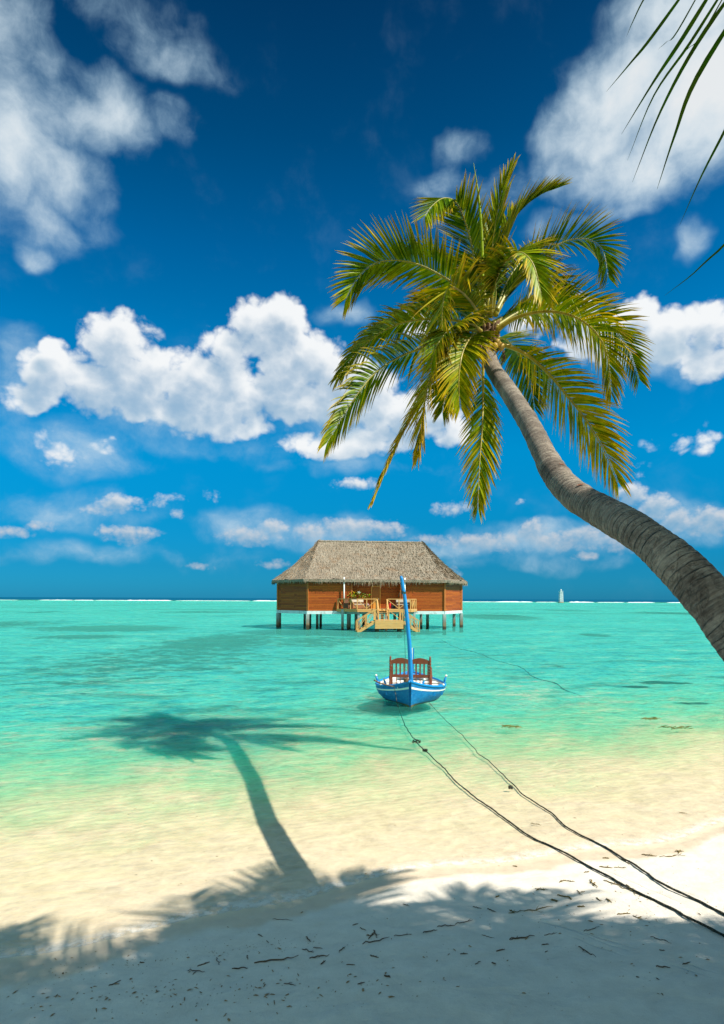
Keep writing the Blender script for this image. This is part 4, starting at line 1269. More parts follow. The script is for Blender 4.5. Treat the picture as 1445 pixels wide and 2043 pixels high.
for k in range(5):
    a = k * 2 * PI / 5
    b.add([(.12, -.2, 1.55), (.12 + math.cos(a - .4) * .1, -.24, 1.55 + math.sin(a - .4) * .1), (.12 + math.cos(a) * .16, -.25, 1.55 + math.sin(a) * .16), (.12 + math.cos(a + .4) * .1, -.24, 1.55 + math.sin(a + .4) * .1)], [(0, 1, 2, 3)])
b.build('blossom', m_white, t)
# ---------------------------------------------------------------- the blue boat
m_blue, T = material('blue_boat_paint')
po = T.node('ShaderNodeTexCoord').outputs['Object']
zz = T.sep(po)[2]
seam = T.range(T.m('PINGPONG', T.m('MULTIPLY_ADD', T.m('ABSOLUTE', T.sep(po)[0]), -0.22, zz), 0.055), 0.0, 0.006, 1, 0)
wear = T.noise(T.vm('MULTIPLY', po, (1, 1, 3)), 5, 6, 0.65)
c_ = T.ramp(wear, [(0.3, (0.003, 0.10, 0.29)), (0.5, (0.004, 0.15, 0.41)), (0.72, (0.02, 0.22, 0.50))])
c_ = T.mix(T.m('MULTIPLY', seam, 0.5), c_, (0.002, 0.05, 0.14))
c_ = T.mix(T.m('MULTIPLY', T.range(T.m('ADD', zz, T.m('MULTIPLY', wear, -0.12)), 0.02, -0.03), 0.6), c_, (0.05, 0.07, 0.05))
c_ = T.mix(T.range(T.noise(po, 17, 4, 0.6), 0.66, 0.70), c_, (0.30, 0.34, 0.36))
T.out(principled(T, c_, 0.45, T.bump(T.m('SUBTRACT', wear, seam), 0.3, 0.01), 0.35))
m_blue2 = painted('bright_blue_paint', (0.006, 0.21, 0.55), 0.4, 0.2, 6, 0.12, spec=0.4)
m_bwhite = painted('boat_white', (0.78, 0.76, 0.70), 0.5, 0.10, 5, 0.1)
m_keel = painted('weedy_keel', (0.16, 0.10, 0.04), 0.8, 0.4, 8, 0.3)
m_bench = painted('varnished_wood', (0.17, 0.042, 0.015), 0.35, 0.35, 7, 0.1, spec=0.5, stretch=(1, 1, .4))
m_cord = painted('green_rope', (0.035, 0.075, 0.060), 0.85, 0.4, 40, 0.6)
m_rope, T = material('dark_rope')
po = T.node('ShaderNodeTexCoord').outputs['Object']
ly = T.m('SINE', T.m('MULTIPLY', T.m('ADD', T.attr('along')['Fac'], T.m('MULTIPLY', T.sep(po)[2], 0.8)), 150.0))
n_ = T.noise(po, 14, 4, 0.6)
c_ = T.mix(T.range(n_, 0.4, 0.65), (0.030, 0.038, 0.032), (0.12, 0.11, 0.085))
T.out(principled(T, T.mix(T.range(ly, -1, -0.2, 0.6, 0), c_, (0.008, 0.009, 0.008)), 0.9, T.bump(ly, 0.8, 0.01), 0.1))
m_oldwood = painted('old_pole', (0.20, 0.11, 0.07), 0.8, 0.3, 10, 0.3)

bow = at_height(818.5, 1411, 0.0)
sternp = Vector((1.62, 21.4, 0))
bdir = Vector((sternp.x - bow.x, sternp.y - bow.y, 0)).normalized()
BYAW = math.atan2(bdir.y, bdir.x) - PI / 2
boat = thing('rowing_boat', 'small blue wooden boat with a white stripe and tall blue mast moored off the beach', 'boat', bow, BYAW)
ST = [  # distance aft of the stem, half breadth at the gunwale, its height, half breadth at the water
    (0.00, .030, .710, .020), (.15, .13, .655, .06), (.30, .25, .595, .13), (.50, .43, .530, .24), (.70, .63, .480, .38), (.95, .85, .445, .56), (1.2, .98, .430, .70), (1.5, 1.05, .425, .79),
    (1.95, 1.02, .435, .80), (2.5, .83, .46, .64), (3.0, .54, .50, .38), (3.35, .22, .55, .12), (3.5, .035, .58, .02)]
def station(a):
    g = lambda k: interp(a, [(s[0], s[k]) for s in ST])
    return g(1), g(2), g(3)
NA, NV = 44, 10
def hull_pt(a, v, side, off=0.0):
    """v 0 at the gunwale, 1 at the water, 2 under the water"""
    hg, zg, hw = station(a)
    if v <= 1:
        z = zg * (1 - v)
        x = hw + (hg - hw) * (1 - v) ** 0.85 + 0.06 * min(1, hg * 2) * math.sin(v * PI)
    else:
        z = -0.10 * (v - 1)
        x = hw + (0.03 - hw) * (v - 1) ** .8
    rake = -0.13 * (max(z, 0) / .7) * max(0, 1 - a / .6) + 0.10 * (max(z, 0) / .7) * max(0, (a - 3.0) / .5)
    return Vector((side * (x + off), a + rake, z))
AS = [3.5 * (i / (NA - 1)) ** 1.25 if i < NA // 2 else None for i in range(NA)]
AS = [3.5 * (0.5 - 0.5 * math.cos(PI * i / (NA - 1))) for i in range(NA)]
def skin(v0, v1, nv, off=0.0, rng_a=(0, NA - 1)):
    mb = MB()
    for side in (-1, 1):
        vs, fs = [], []
        for i in range(rng_a[0], rng_a[1] + 1):
            for j in range(nv + 1):
                vs.append(hull_pt(AS[i], v0 + (v1 - v0) * j / nv, side, off))
        for i in range(rng_a[1] - rng_a[0]):
            for j in range(nv):
                q = (i * (nv + 1) + j, i * (nv + 1) + j + 1, (i + 1) * (nv + 1) + j + 1, (i + 1) * (nv + 1) + j)
                fs.append(q if side > 0 else q[::-1])
        mb.add(vs, fs, smooth=True)
    return mb
h_ = skin(0, 2, 18)
hull = h_.build('hull', m_blue, boat)
skin(.19, .275, 3, .007).build('stripe', m_bwhite, hull)
skin(.935, 1.2, 3, .006).build('keel_band', m_keel, hull)
skin(0.02, 1.0, 8, -.045, (2, NA - 3)).build('hull_lining', m_bwhite, boat)
gw = MB()
for side in (-1, 1):
    gw.tube([hull_pt(a, 0, side, -.012) + Vector((0, 0, .012)) for a in AS], .036, 8)
gw.build('gunwale', m_blue2, boat)
stem = MB()
stem.tube([Vector((0, .10 - .115 * z / .7 - .055, z)) for z in (-.10, 0, .2, .4, .6, .72, .77)], [.03, .034, .034, .034, .036, .036, .026], 8)
stem.build('stem_post', m_blue, boat)
sp_ = MB()
for k, (ox, w_) in enumerate(((-.020, .04), (.020, .04))):
    pass
sp_.box((.075, 3.56, .66), (.040, .10, 1.42))
stern_post = sp_.build('stern_post', m_blue2, boat)
sp_ = MB(); sp_.box((.033, 3.56, .66), (.040, .10, 1.42)); sp_.build('white_facing', m_bwhite, stern_post)
FLOORZ = .36
fl = MB()
vs, fs = [], []
for i in range(1, NA - 1):
    hg, zg, hw = station(AS[i])
    zf = FLOORZ
    xw = hw + (hg - hw) * min(1, zf / zg) ** .85 - .035
    vs += [(-xw, AS[i], zf), (xw, AS[i], zf)]
for i in range(NA - 3): fs.append((i * 2, i * 2 + 1, i * 2 + 3, i * 2 + 2))
fl.add(vs, fs)
fl.build('floor_boards', m_bwhite, boat)
for (a0, a1, z, mt) in [(.24, .50, .47, m_bwhite), (2.2, 2.45, .42, m_bwhite)]:
    th = MB()
    hA = station(a0)[0] - .07; hB = station(a1)[0] - .07
    th.add([(-hA, a0, z), (hA, a0, z), (hB, a1, z), (-hB, a1, z), (-hA, a0, z - .035), (hA, a0, z - .035), (hB, a1, z - .035), (-hB, a1, z - .035)], [(0, 1, 2, 3), (7, 6, 5, 4), (0, 4, 5, 1), (2, 6, 7, 3), (1, 5, 6, 2), (3, 7, 4, 0)])
    th.build('thwart', mt, boat)
sd_ = MB()
vs, fs = [], []
aa = [3.0 + .045 * k for k in range(10)]
for a in aa:
    hg, zg, hw = station(a)
    vs += [(-hg + .03, a, zg - .01), (hg - .03, a, zg - .01)]
for i in range(9): fs.append((i * 2, i * 2 + 1, i * 2 + 3, i * 2 + 2))
sd_.add(vs, fs); sd_.build('stern_deck', m_blue2, boat)
# side shelves seen as blue blocks inside the rail
for side in (-1, 1):
    for a in (.85, 1.25, 1.75):
        hg, zg, hw = station(a)
        b = MB(); b.box((side * (hg - .12), a, zg - .13), (.14, .10, .24)); b.build('frame_rib', m_blue2, boat)
for (side, a, hh) in [(-1, .80, .19), (-1, 1.95, .20), (1, 1.9, .22), (-1, .98, .05), (1, 1.15, .05), (1, .42, .16)]:
    hg, zg, hw = station(a)
    b = MB()
    P = Vector((side * (hg - .02), a, zg - .02))
    Q = P + Vector((side * hh * .28, -.02, hh))
    b.tube([P, P.lerp(Q, .5), Q], [.036, .032, .030], 8)
    tp_ = b.build('thole_pin', m_blue2, boat)
    b = MB(); b.tube([Q, Q + (Q - P).normalized() * .045, Q + (Q - P).normalized() * .06], [.034, .036, .015], 8); b.build('pin_tip', m_bwhite, tp_)
# bitts on the fore deck with a cleat
for x, a in ((-.33, .42), (.30, .40)):
    b = MB(); b.lathe((x, a, .46), [(.045, 0), (.035, .08), (.05, .13), (.03, .17)], 10); b.build('mooring_bitt', m_bwhite, boat)
def in_boat(P): return Matrix.Rotation(-BYAW, 4, 'Z') @ (P - bow)
mastp = spline([in_boat(at_depth(*q)) for q in [(821, 1380, 18.45), (818, 1300, 18.45), (813.5, 1245, 18.45), (808, 1195, 18.45), (800.5, 1149, 18.45)]], 40)
mb_ = MB()
mb_.tube(mastp, [interp(i / 39, [(0, .062), (.2, .062), (.6, .054), (.95, .048), (.985, .044), (1, .028)]) for i in range(40)], 14)
mast = mb_.build('mast', m_blue2, boat)
b = MB(); b.tube([mastp[38] + Vector((-.012, -.052, -.03)), mastp[38] + Vector((-.012, -.038, -.03))], .013, 8); b.build('sheave_hole', m_black, mast)
b = MB()
cd = mastp[32]
for k in range(3): b.tube([cd + Vector((.055 * math.cos(t), .055 * math.sin(t), -.03 + k * .022 + .008 * math.sin(t * 2))) for t in [2 * PI * j / 14 for j in range(15)]], .009, 5)
b.tube(spline([cd + Vector((-.05, -.03, 0)), cd + Vector((-.12, -.04, -.03)), cd + Vector((-.15, -.03, -.12))], 8), .006, 5)
b.build('cord_lashing', m_cord, mast)
b = MB(); b.tube(spline([cd + Vector((-.02, -.06, 0)), in_boat(at_depth(807.5, 1270, 18.1)), in_boat(at_depth(810.5, 1355, 17.85))], 16), .006, 5); b.build('stay_line', m_cord, boat)
b = MB(); b.tube(spline([in_boat(at_depth(746.5, 1357, 18.55)), in_boat(at_depth(762, 1364, 18.4)), in_boat(at_depth(785, 1370, 18.2))], 10), [.022 - .0006 * i for i in range(10)], 7); b.build('bow_pole', m_oldwood, boat)
b = MB()
for k in range(8):
    a = rng.uniform(0, 6.28)
    c_ = in_boat(at_depth(811, 1357, 17.95))
    b.tube([c_ + Vector((.06 * math.cos(a + t) * (1 + .2 * math.sin(3 * t)), .05 * math.sin(a + t), .05 * math.sin(2 * t + k))) for t in [2 * PI * j / 12 for j in range(13)]], .010, 5)
b.build('coiled_line', m_oldwood, boat)

# ---------------------------------------------------------------- the bench carried in the boat
bb = in_boat(at_depth(818.4, 1367, 19.35)); bb.z = FLOORZ
bw = Matrix.Rotation(BYAW, 4, 'Z') @ bb + bow
bench = thing('wooden_bench', 'dark varnished wooden bench with a scalloped slatted back standing in the blue boat', 'bench', bw, BYAW + R(-3))
BW_, SH, TOP = .590, .315, .86     # half width, seat height, back height (above the boat's floor)
def turned(x, y, z1, name, parent=bench):
    pr = [(.035, 0), (.030, .03), (.038, .06), (.036, .22), (.044, .25), (.044, .33), (.030, .35), (.040, .38), (.028, .40)]
    z = .40
    for k in range(int((z1 - .46) / .085)):
        pr += [(.026, z + .015), (.041, z + .045), (.026, z + .075)]; z += .085
    pr += [(.036, z1 - .05), (.022, z1 - .03), (.033, z1), (.010, z1 + .045)]
    b = MB(); b.lathe((x, y, 0), pr, 10); b.build(name, m_bench, parent)
for s_ in (-1, 1):
    turned(s_ * BW_, 0, TOP + .03, 'back_post')
    turned(s_ * (BW_ + .012), .50, .53, 'front_leg')
    b = MB(); b.bar((s_ * BW_, .02, .505), (s_ * (BW_ + .012), .52, .505), .06, .035); b.build('armrest', m_bench, bench)
cr = MB()
n_ = 48
vs, fs = [], []
for i in range(n_ + 1):
    x = -BW_ + 2 * BW_ * i / n_
    s_ = x / BW_
    zt = TOP - .05 + .075 * abs(math.cos(s_ * PI * 1.0 + PI / 2)) ** 1.1 - .015 * abs(s_)
    for y in (-.016, .016): vs += [(x, y, zt), (x, y, .705)]
for i in range(n_):
    o = i * 4
    fs += [(o, o + 4, o + 5, o + 1), (o + 2, o + 3, o + 7, o + 6), (o, o + 2, o + 6, o + 4), (o + 1, o + 5, o + 7, o + 3)]
cr.add(vs, fs); cr.build('crest_rail', m_bench, bench)
b = MB(); b.box((0, 0, SH + .03), (2 * BW_ - .05, .035, .075)); b.build('back_rail', m_bench, bench)
b = MB(); b.box((0, .26, SH), (2 * BW_, .50, .035)); b.build('seat', m_bench, bench)
for i in range(10):
    x = -BW_ + 2 * BW_ * (i + .5 + .42 * (1 if i % 1 else 0)) / 10
    b = MB(); b.box((x, 0, (.71 + SH + .065) / 2), (.046, .018, .71 - SH - .063)); b.build('back_slat', m_bench, bench)
b = MB(); b.box((0, 0, .065), (2 * BW_ - .05, .03, .05)); b.build('lower_rail', m_bench, bench)
for i in range(10):
    x = -BW_ + 2 * BW_ * (i + .5) / 10
    b = MB(); b.lathe((x, 0, .088), [(.010, 0), (.017, .04), (.010, .08), (.016, .13), (.010, .205)], 8); b.build('spindle', m_bench, bench)

# ---------------------------------------------------------------- mooring ropes running up the beach
def z7(lst): return [(740 + x / 2.258, 1420 + y / 2.258) for x, y in lst]
def rope(label, head, pix, r0, r1, seed):
    rng = random.Random(seed)
    pts = list(head)
    for (px, py) in pix:
        z = 0.02
        for _ in range(12):
            P = at_height(px, py, z)
            g_ = ground_z(P.x, P.y); z = g_ + .014 if g_ > 0 else max(.55 * g_, -.16) + .014
        pts.append(at_height(px, py, z))
    sp = resample(spline(pts, 260), 320)
    base = sp[-1].copy()
    out = []
    for i, p in enumerate(sp):
        w_ = sstep(0.10, .25, i / 319)
        out.append(p + Vector((noise.noise((p.y * 1.6, seed, 0)) * .05 + noise.noise((p.y * 6, seed, 3)) * .014, noise.noise((p.y * 1.9, seed, 7)) * .05, noise.noise((p.y * 5, seed, 5)) * .004)) * w_ - base)
    t = thing('mooring_rope', label, 'rope', base)
    mb = MB()
    rad = [(r0 + (r1 - r0) * (i / 319) ** 1.6) * (1 + .10 * math.sin(i * 2.1) + .22 * max(0, noise.noise((i * .21, seed, 2)))) for i in range(320)]
    mb.tube(out, rad, 8)
    mb.build('strand', m_rope, t, attrs=True)
    return t, out, base
headA = [at_depth(786, 1367, 18.25), at_depth(788, 1376, 18.05), at_height(793, 1405, .10)]
tA, oA, bA = rope('mooring rope from the bow pole up the beach, the one nearer the viewer', headA, z7([(130, 0), (160, 70), (205, 135), (245, 175), (320, 245), (385, 315), (470, 385), (580, 460), (690, 545), (820, 612), (950, 675), (1080, 745), (1200, 810), (1320, 870), (1430, 928), (1590, 1010), (1800, 1110), (2100, 1230)]), .0095, .0122, 3)
headB = [at_height(857, 1402, .02), at_height(864, 1410, .02)]
tB, oB, bB = rope('mooring rope that leaves the water beside the hull, the farther one on the sand', headB, z7([(300, 0), (345, 45), (410, 105), (470, 170), (550, 240), (640, 325), (700, 385), (790, 440), (860, 500), (960, 560), (1060, 615), (1170, 680), (1270, 745), (1430, 830), (1600, 915), (1850, 1020), (2150, 1130)]), .006, .0122, 8)
rng = random.Random(9)
for px, py, s_, par, ba in ((831, 1480, .085, tA, bA), (848.5, 1498, .045, tA, bA), (1019, 1572, .03, tB, bB)):
    c_ = at_height(px, py, .03) - ba
    b = MB()
    for k in range(6):
        a = rng.uniform(0, 6.28)
        b.tube([c_ + Vector((s_ * math.cos(t + a) * rng.uniform(.8, 1.2), s_ * .8 * math.sin(t + a), .025 * math.sin(2 * t + k) + .01)) for t in [2 * PI * j / 12 for j in range(11)]], .005, 5)
    b.build('knot', m_rope, par, attrs=True)
# an old line lying under the water behind the boat
ol = spline([at_height(a, b_, -.35) for a, b_ in [(880, 1276), (910, 1292), (955, 1303), (985, 1316), (1040, 1332), (1062, 1350), (1105, 1362), (1130, 1378), (1172, 1394)]], 120)
t = thing('sunken_line', 'dark old line lying in the shallow water to the right behind the boat', 'rope', ol[60])
b = MB(); b.tube([p - ol[60] + Vector((.1 * noise.noise((p.y * .8, 1, 1)), .12 * noise.noise((p.y * .9, 4, 1)), .05 * noise.noise((p.y, 2, 2)))) for p in ol], [.035 * (.4 + .9 * abs(noise.noise((i * .35, 3, 3)))) for i in range(120)], 6); b.build('strand', m_rope, t, attrs=True)

# ---------------------------------------------------------------- beacon and surf on the reef
m_steel = painted('beacon_steel', (0.62, 0.68, 0.68), 0.5, 0.2, .5, 0.1)
m_rust = painted('beacon_base', (0.22, 0.16, 0.07), 0.9, 0.4, .8, 0.3)
bc = at_height(1119.5, 1202.2, 0.0)
beacon = thing('beacon_tower', 'white steel lattice beacon tower standing on the reef at the horizon', 'tower', bc, R(14))
def leg_x(z): return 1.38 - .03 * z / 10
for sx in (-1, 1):
    for sy in (-1, 1):
        b = MB(); b.bar((sx * 1.38, sy * 1.38, 0), (sx * 1.08, sy * 1.08, 9.6), .34, .34, up=(0, 1, 0)); b.build('leg', m_steel, beacon)
b = MB()
for k in range(5):
    z0, z1 = k * 1.92, (k + 1) * 1.92
    r0, r1 = 1.38 - .03125 * z0, 1.38 - .03125 * z1
    for (ax, ay, bx_, by_) in ((-1, -1, 1, -1), (1, -1, 1, 1), (1, 1, -1, 1), (-1, 1, -1, -1)):
        b.bar((ax * r0, ay * r0, z0 + .1), (bx_ * r1, by_ * r1, z1), .17, .17)
        b.bar((bx_ * r0, by_ * r0, z0 + .1), (ax * r1, ay * r1, z1), .17, .17)
        b.bar((ax * r1, ay * r1, z1 - .06), (bx_ * r1, by_ * r1, z1 - .06), .2, .2)
b.build('bracing', m_steel, beacon)
b = MB(); b.box((0, 0, 9.7), (2.7, 2.7, .2)); b.build('platform', m_steel, beacon)
b = MB()
for z in (10.2, 10.7):
    for (ax, ay, bx_, by_) in ((-1, -1, 1, -1), (1, -1, 1, 1), (1, 1, -1, 1), (-1, 1, -1, -1)): b.bar((ax * 1.25, ay * 1.25, z), (bx_ * 1.25, by_ * 1.25, z), .1, .1)
for ax in (-1, 1):
    for ay in (-1, 1): b.bar((ax * 1.25, ay * 1.25, 9.8), (ax * 1.25, ay * 1.25, 10.75), .1, .1, up=(0, 1, 0))
b.build('platform_rail', m_steel, beacon)
b = MB(); b.lathe((0, 0, 9.8), [(.45, 0), (.45, 1.2), (.55, 1.3), (.5, 1.9), (.25, 2.2), (.05, 2.4)], 12); b.build('lantern', m_white, beacon)
b = MB(); b.lathe((0, 0, -.6), [(2.9, 0), (2.6, .7), (2.2, 1.0), (1.5, 1.05)], 14); b.build('footing', m_rust, beacon)

m_surf, T = material('surf_foam')
po = T.node('ShaderNodeNewGeometry').outputs['Position']
n1 = T.noise(T.vm('MULTIPLY', po, (1, 1.6, 1)), .30, 5, .65)
T.out(principled(T, T.ramp(n1, [(.3, (.62, .70, .70)), (.6, (.86, .87, .86))]), .8, T.bump(n1, .6, .5), .2))
def surf(x0, x1, y, h, wd_, seed):
    rng = random.Random(seed)
    n_ = max(10, int((x1 - x0) / 1.6))
    m_ = 6
    vs, fs = [], []
    for i in range(n_ + 1):
        u = i / n_
        x = x0 + (x1 - x0) * u
        tap = min(1, 8 * u, 8 * (1 - u)) ** .6
        hh = .62 * h * tap * (.55 + .75 * abs(noise.noise((x * .045, seed, 1))) + .35 * noise.noise((x * .3, seed, 2)))
        yy = y + 5 * noise.noise((x * .012, seed, 5))
        for j in range(m_ + 1):
            q = j / m_
            vs.append((x, yy - wd_ * (q - .2), max(-.05, hh * math.sin(min(1, q * 1.3) * PI) ** .7 if q < .77 else -.05) + (.04 if 0 < j < m_ else -.06)))
    for i in range(n_):
        for j in range(m_):
            a = i * (m_ + 1) + j
            fs.append((a, a + 1, a + m_ + 2, a + m_ + 1))
    return vs, fs
sf = MB()
def hx(px): return ray(px, 1200).x
for px0, px1, h_s, wv, yy in [(-900, 40, 1.0, 7, 648), (82, 150, .8, 8, 655), (150, 190, .9, 6, 650), (190, 256, .7, 6, 655), (250, 345, 1.4, 9, 646), (352, 500, .7, 5, 652), (505, 565, 1.4, 8, 645), (575, 930, .7, 5, 650), (905, 995, .7, 6, 652), (982, 1062, 1.5, 9, 642), (1068, 1108, .6, 5, 650), (1136, 1185, 1.5, 9, 640), (1190, 1244, .8, 6, 646), (1250, 1306, 1.2, 8, 640), (1330, 1420, 1.4, 8, 642), (1400, 2200, .9, 7, 648)]:
    sf.add(*surf(hx(px0) * yy, hx(px1) * yy, yy, h_s, wv, int(px0)), smooth=True)
so_ = sf.build('surf', m_surf)
so_['kind'] = 'structure'

# ---------------------------------------------------------------- twigs, weed strands and crumbs on the beach
m_twig = painted('twig_bark', (0.11, 0.065, 0.04), 0.9, 0.5, 40, 0.6)
m_weed = painted('dried_weed', (0.15, 0.105, 0.030), 0.9, 0.5, 30, 0.5)
m_alga = painted('floating_weed', (0.10, 0.12, 0.03), 0.8, 0.4, 30, 0.3)
m_crumb = painted('leaf_crumb', (0.24, 0.15, 0.08), 0.9, 0.5, 20, 0.4)
def z6(l): return (70 + l[0] / 2.035, 1420 + l[1] / 2.035, 70 + l[2] / 2.035, 1420 + l[3] / 2.035)
def z7l(l): return (740 + l[0] / 2.258, 1420 + l[1] / 2.258, 740 + l[2] / 2.258, 1420 + l[3] / 2.258)
TW = [z6(q) for q in [(965, 843, 1048, 850), (890, 1022, 1070, 1000), (905, 905, 925, 915), (940, 930, 950, 940), (1100, 915, 1120, 938), (1085, 965, 1130, 980), (1130, 958, 1168, 964), (1115, 1003, 1195, 990), (1235, 975, 1260, 955), (1320, 880, 1345, 888), (735, 1000, 750, 1030), (660, 1035, 710, 1018),
      (620, 1053, 690, 1058), (640, 1068, 655, 1055), (800, 1045, 865, 1042), (300, 1115, 350, 1092), (1330, 945, 1440, 920), (1160, 1028, 1180, 1012), (1265, 1028, 1300, 1030), (860, 990, 865, 1010), (1360, 990, 1395, 1000), (1420, 1075, 1444, 1080), (1310, 1108, 1340, 1100), (1010, 1105, 1060, 1112), (425, 1020, 445, 1020), (1290, 868, 1312, 862)]]
TW += [z7l(q) for q in [(105, 1012, 185, 1005), (235, 998, 300, 985), (300, 970, 380, 965), (380, 960, 460, 940), (500, 1005, 558, 1025), (625, 1030, 738, 1012), (770, 1052, 803, 1048), (785, 1085, 798, 1078), (565, 1080, 605, 1072), (403, 1093, 438, 1092), (470, 1140, 495, 1125), (545, 1132, 565, 1140), (935, 1060, 1015, 1108),
      (960, 990, 1030, 972), (780, 1008, 840, 998), (525, 890, 565, 905), (460, 880, 500, 890), (1260, 1015, 1355, 1045), (1285, 1150, 1350, 1155), (1195, 1195, 1210, 1198), (1285, 1200, 1300, 1210), (60, 1190, 90, 1198), (0, 1100, 35, 1110), (145, 868, 175, 878), (630, 1030, 660, 1020), (1405, 1140, 1440, 1130), (1300, 1075, 1325, 1078), (-20, 1010, 40, 1005), (-10, 1025, 20, 990), (10, 985, 30, 1020)]]
WD = [z7l(q) for q in [(620, 908, 700, 900), (690, 900, 820, 880), (625, 895, 650, 910), (840, 828, 900, 840), (740, 798, 800, 805), (810, 850, 845, 855), (930, 880, 965, 880), (870, 762, 920, 768), (850, 770, 880, 760), (1030, 700, 1090, 705), (1095, 702, 1150, 705), (960, 725, 985, 722), (1050, 760, 1150, 800), (985, 760, 1020, 795), (1000, 785, 1012, 770), (1110, 915, 1170, 910), (1220, 645, 1290, 655),
      (1300, 655, 1420, 650), (1370, 632, 1410, 630), (1385, 640, 1392, 625), (930, 805, 950, 830), (945, 815, 965, 812), (1015, 840, 1035, 855), (1060, 845, 1085, 862), (1130, 665, 1170, 690), (815, 845, 840, 860), (890, 835, 905, 850), (760, 800, 745, 808), (640, 695, 660, 700), (580, 832, 560, 838), (1180, 920, 1225, 940), (1205, 930, 1220, 925), (1150, 780, 1200, 830), (1045, 660, 1075, 662), (1390, 455, 1425, 460), (720, 505, 770, 515)]]
def strand(name, label, cat, group, mat, q, r, branch, seed):
    rng = random.Random(seed)
    out = []
    for k in range(9):
        u = k / 8
        px, py = q[0] + (q[2] - q[0]) * u, q[1] + (q[3] - q[1]) * u
        z = .1
        for _ in range(8):
            P = at_height(px, py, z); z = max(ground_z(P.x, P.y), 0.0)
        P = at_height(px, py, z)
        out.append(P)
    L_ = (out[-1] - out[0]).length
    c_ = out[4].copy()
    amp = L_ * .09
    pts = [p - c_ + Vector((noise.noise((seed, i * .5, 0)) * amp, noise.noise((seed, i * .5, 4)) * amp * 1.4, r * .8 + abs(noise.noise((seed, i * .45, 8))) * min(.05, L_ * .12))) for i, p in enumerate(out)]
    mb = MB()
    sp = spline(pts, 18)
    mb.tube(sp, [r * interp(i / 17, [(0, .7), (.2, 1), (.7, .85), (1, .35)]) * (1 + .25 * noise.noise((seed, i * .8, 3))) for i in range(18)], 6)
    for k in range(branch):
        i = rng.randrange(4, 14)
        d_ = (sp[i + 2] - sp[i]).normalized()
        e = sp[i] + (d_ * rng.uniform(.3, 1) + Vector((rng.uniform(-1, 1), rng.uniform(-1, 1), rng.uniform(0, .35)))) * L_ * .2
        mb.tube([sp[i], sp[i].lerp(e, .5) + Vector((0, 0, .006)), e], [r * .6, r * .5, r * .2], 5)
    o = mb.build(name, mat)
    o.location = c_
    return tag(o, label, cat, group)
for i, q in enumerate(TW):
    strand('twig', 'dark brown twig lying on the shaded sand', 'twig', 'dark twigs strewn over the shaded sand', m_twig, q, .0028 + .0026 * ((i * 37) % 10) / 10 + (.0015 if abs(q[2] - q[0]) > 45 else 0), (i % 3), i + 1)
for i, q in enumerate(WD):
    strand('weed_strand', 'thin brown dried weed strand lying on the sunlit sand near the ropes', 'seaweed', 'dried weed strands on the sunlit sand', m_weed, q, .004 + .003 * ((i * 53) % 10) / 10, 2 + i % 3, i + 201)
# two rafts of floating weed
for k, (px, py, w_, lab) in enumerate([(1018, 1449, .20, 'small olive raft of floating weed on the water beyond the right rope'), (1352, 1452, .30, 'larger dark raft of floating weed at the right edge of the water'), (1295, 1434, .16, 'faint thin raft of floating weed right of the ropes, nearest the boat')]):
    c_ = at_height(px, py, .012)
    mb = MB()
    rng = random.Random(k + 50)
    for j in range(22):
        a = rng.uniform(-.5, .5) + (PI if rng.random() < .5 else 0)
        p = Vector((rng.gauss(0, w_ * .5), rng.gauss(0, w_ * .35), 0))
        L_ = rng.uniform(.08, .28)
        mb.tube(spline([p, p + Vector((math.cos(a), math.sin(a), .12)) * L_ * .5, p + Vector((math.cos(a + .4), math.sin(a + .4), 0)) * L_], 6), [.003, .008, .010, .009, .006, .002], 5)
    o = mb.build('seaweed_raft', m_alga)
    o.location = c_
    tag(o, lab, 'seaweed')
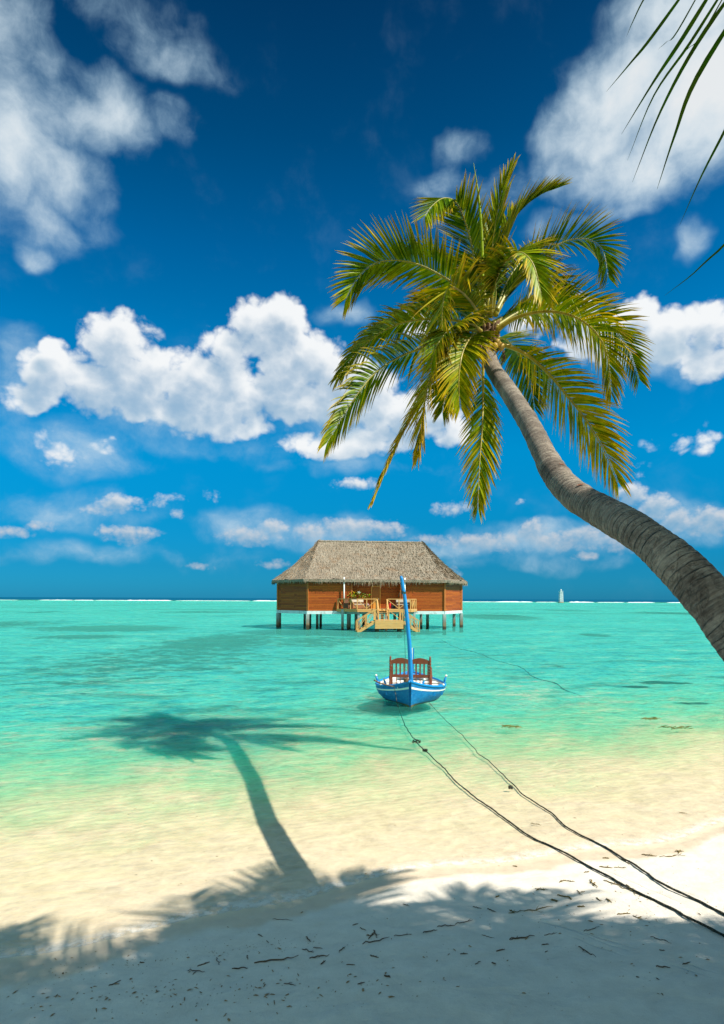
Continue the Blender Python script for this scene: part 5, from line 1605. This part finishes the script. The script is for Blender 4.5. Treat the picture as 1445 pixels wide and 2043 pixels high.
# crumbs of leaf and coral
mb = MB()
rng = random.Random(31)
def crumb(x, y, s_, under=False):
    z = ground_z(x, y) + s_ * .25
    a = rng.uniform(0, PI)
    l_, w_ = s_ * rng.uniform(.8, 2.4), s_ * rng.uniform(.35, .8)
    ca, sa = math.cos(a), math.sin(a)
    P = []
    for (u, v, k) in ((-1, 0, .2), (-.3, -.8, .1), (.5, -.7, .3), (1, 0, 0), (.4, .8, .25), (-.4, .7, .1), (0, 0, .75)):
        u *= rng.uniform(.7, 1.2); v *= rng.uniform(.7, 1.2)
        P.append((x + u * l_ * ca - v * w_ * sa, y + u * l_ * sa + v * w_ * ca, z + k * s_ * .8))
    mb.add(P, [(6, i, (i + 1) % 6) for i in range(6)])
for k in range(170):
    px = rng.uniform(-20, 1465); py = rng.uniform(1800, 2060)
    P = at_height(px, py, .1)
    if seaward(P.x, P.y) < -.12: crumb(P.x, P.y, rng.choice((.004, .005, .006, .006, .008, .010, .014)))
for k in range(150):   # a loose wrack line and the litter by the bottom edge
    u = rng.random()
    px = 80 + 560 * u + rng.gauss(0, 25); py = 1928 - 60 * u + rng.gauss(0, 10)
    P = at_height(px, py, .1)
    if seaward(P.x, P.y) < -.12: crumb(P.x, P.y, rng.choice((.003, .004, .005, .006)))
for k in range(170):
    px = rng.gauss(360, 190) if rng.random() < .6 else rng.uniform(60, 900); py = rng.gauss(1985, 30)
    P = at_height(px, py, .1)
    crumb(P.x, P.y, rng.choice((.004, .006, .008, .011, .015)))
for k in range(120):
    px = rng.gauss(1230, 110); py = rng.gauss(1820, 40)
    P = at_height(px, py, .1)
    if seaward(P.x, P.y) < -.05: crumb(P.x, P.y, rng.choice((.004, .005, .006, .009)))
for k in range(75):
    px = rng.uniform(70, 1380); py = rng.uniform(1560, 1800)
    P = at_height(px, py, 0)
    if seaward(P.x, P.y) > .1: crumb(P.x, P.y, rng.choice((.006, .008, .011)))
lit_ = mb.build('beach_litter', m_crumb)
lit_['kind'] = 'stuff'
tag(lit_, 'small brown crumbs of leaf and coral scattered over the sand', 'litter')
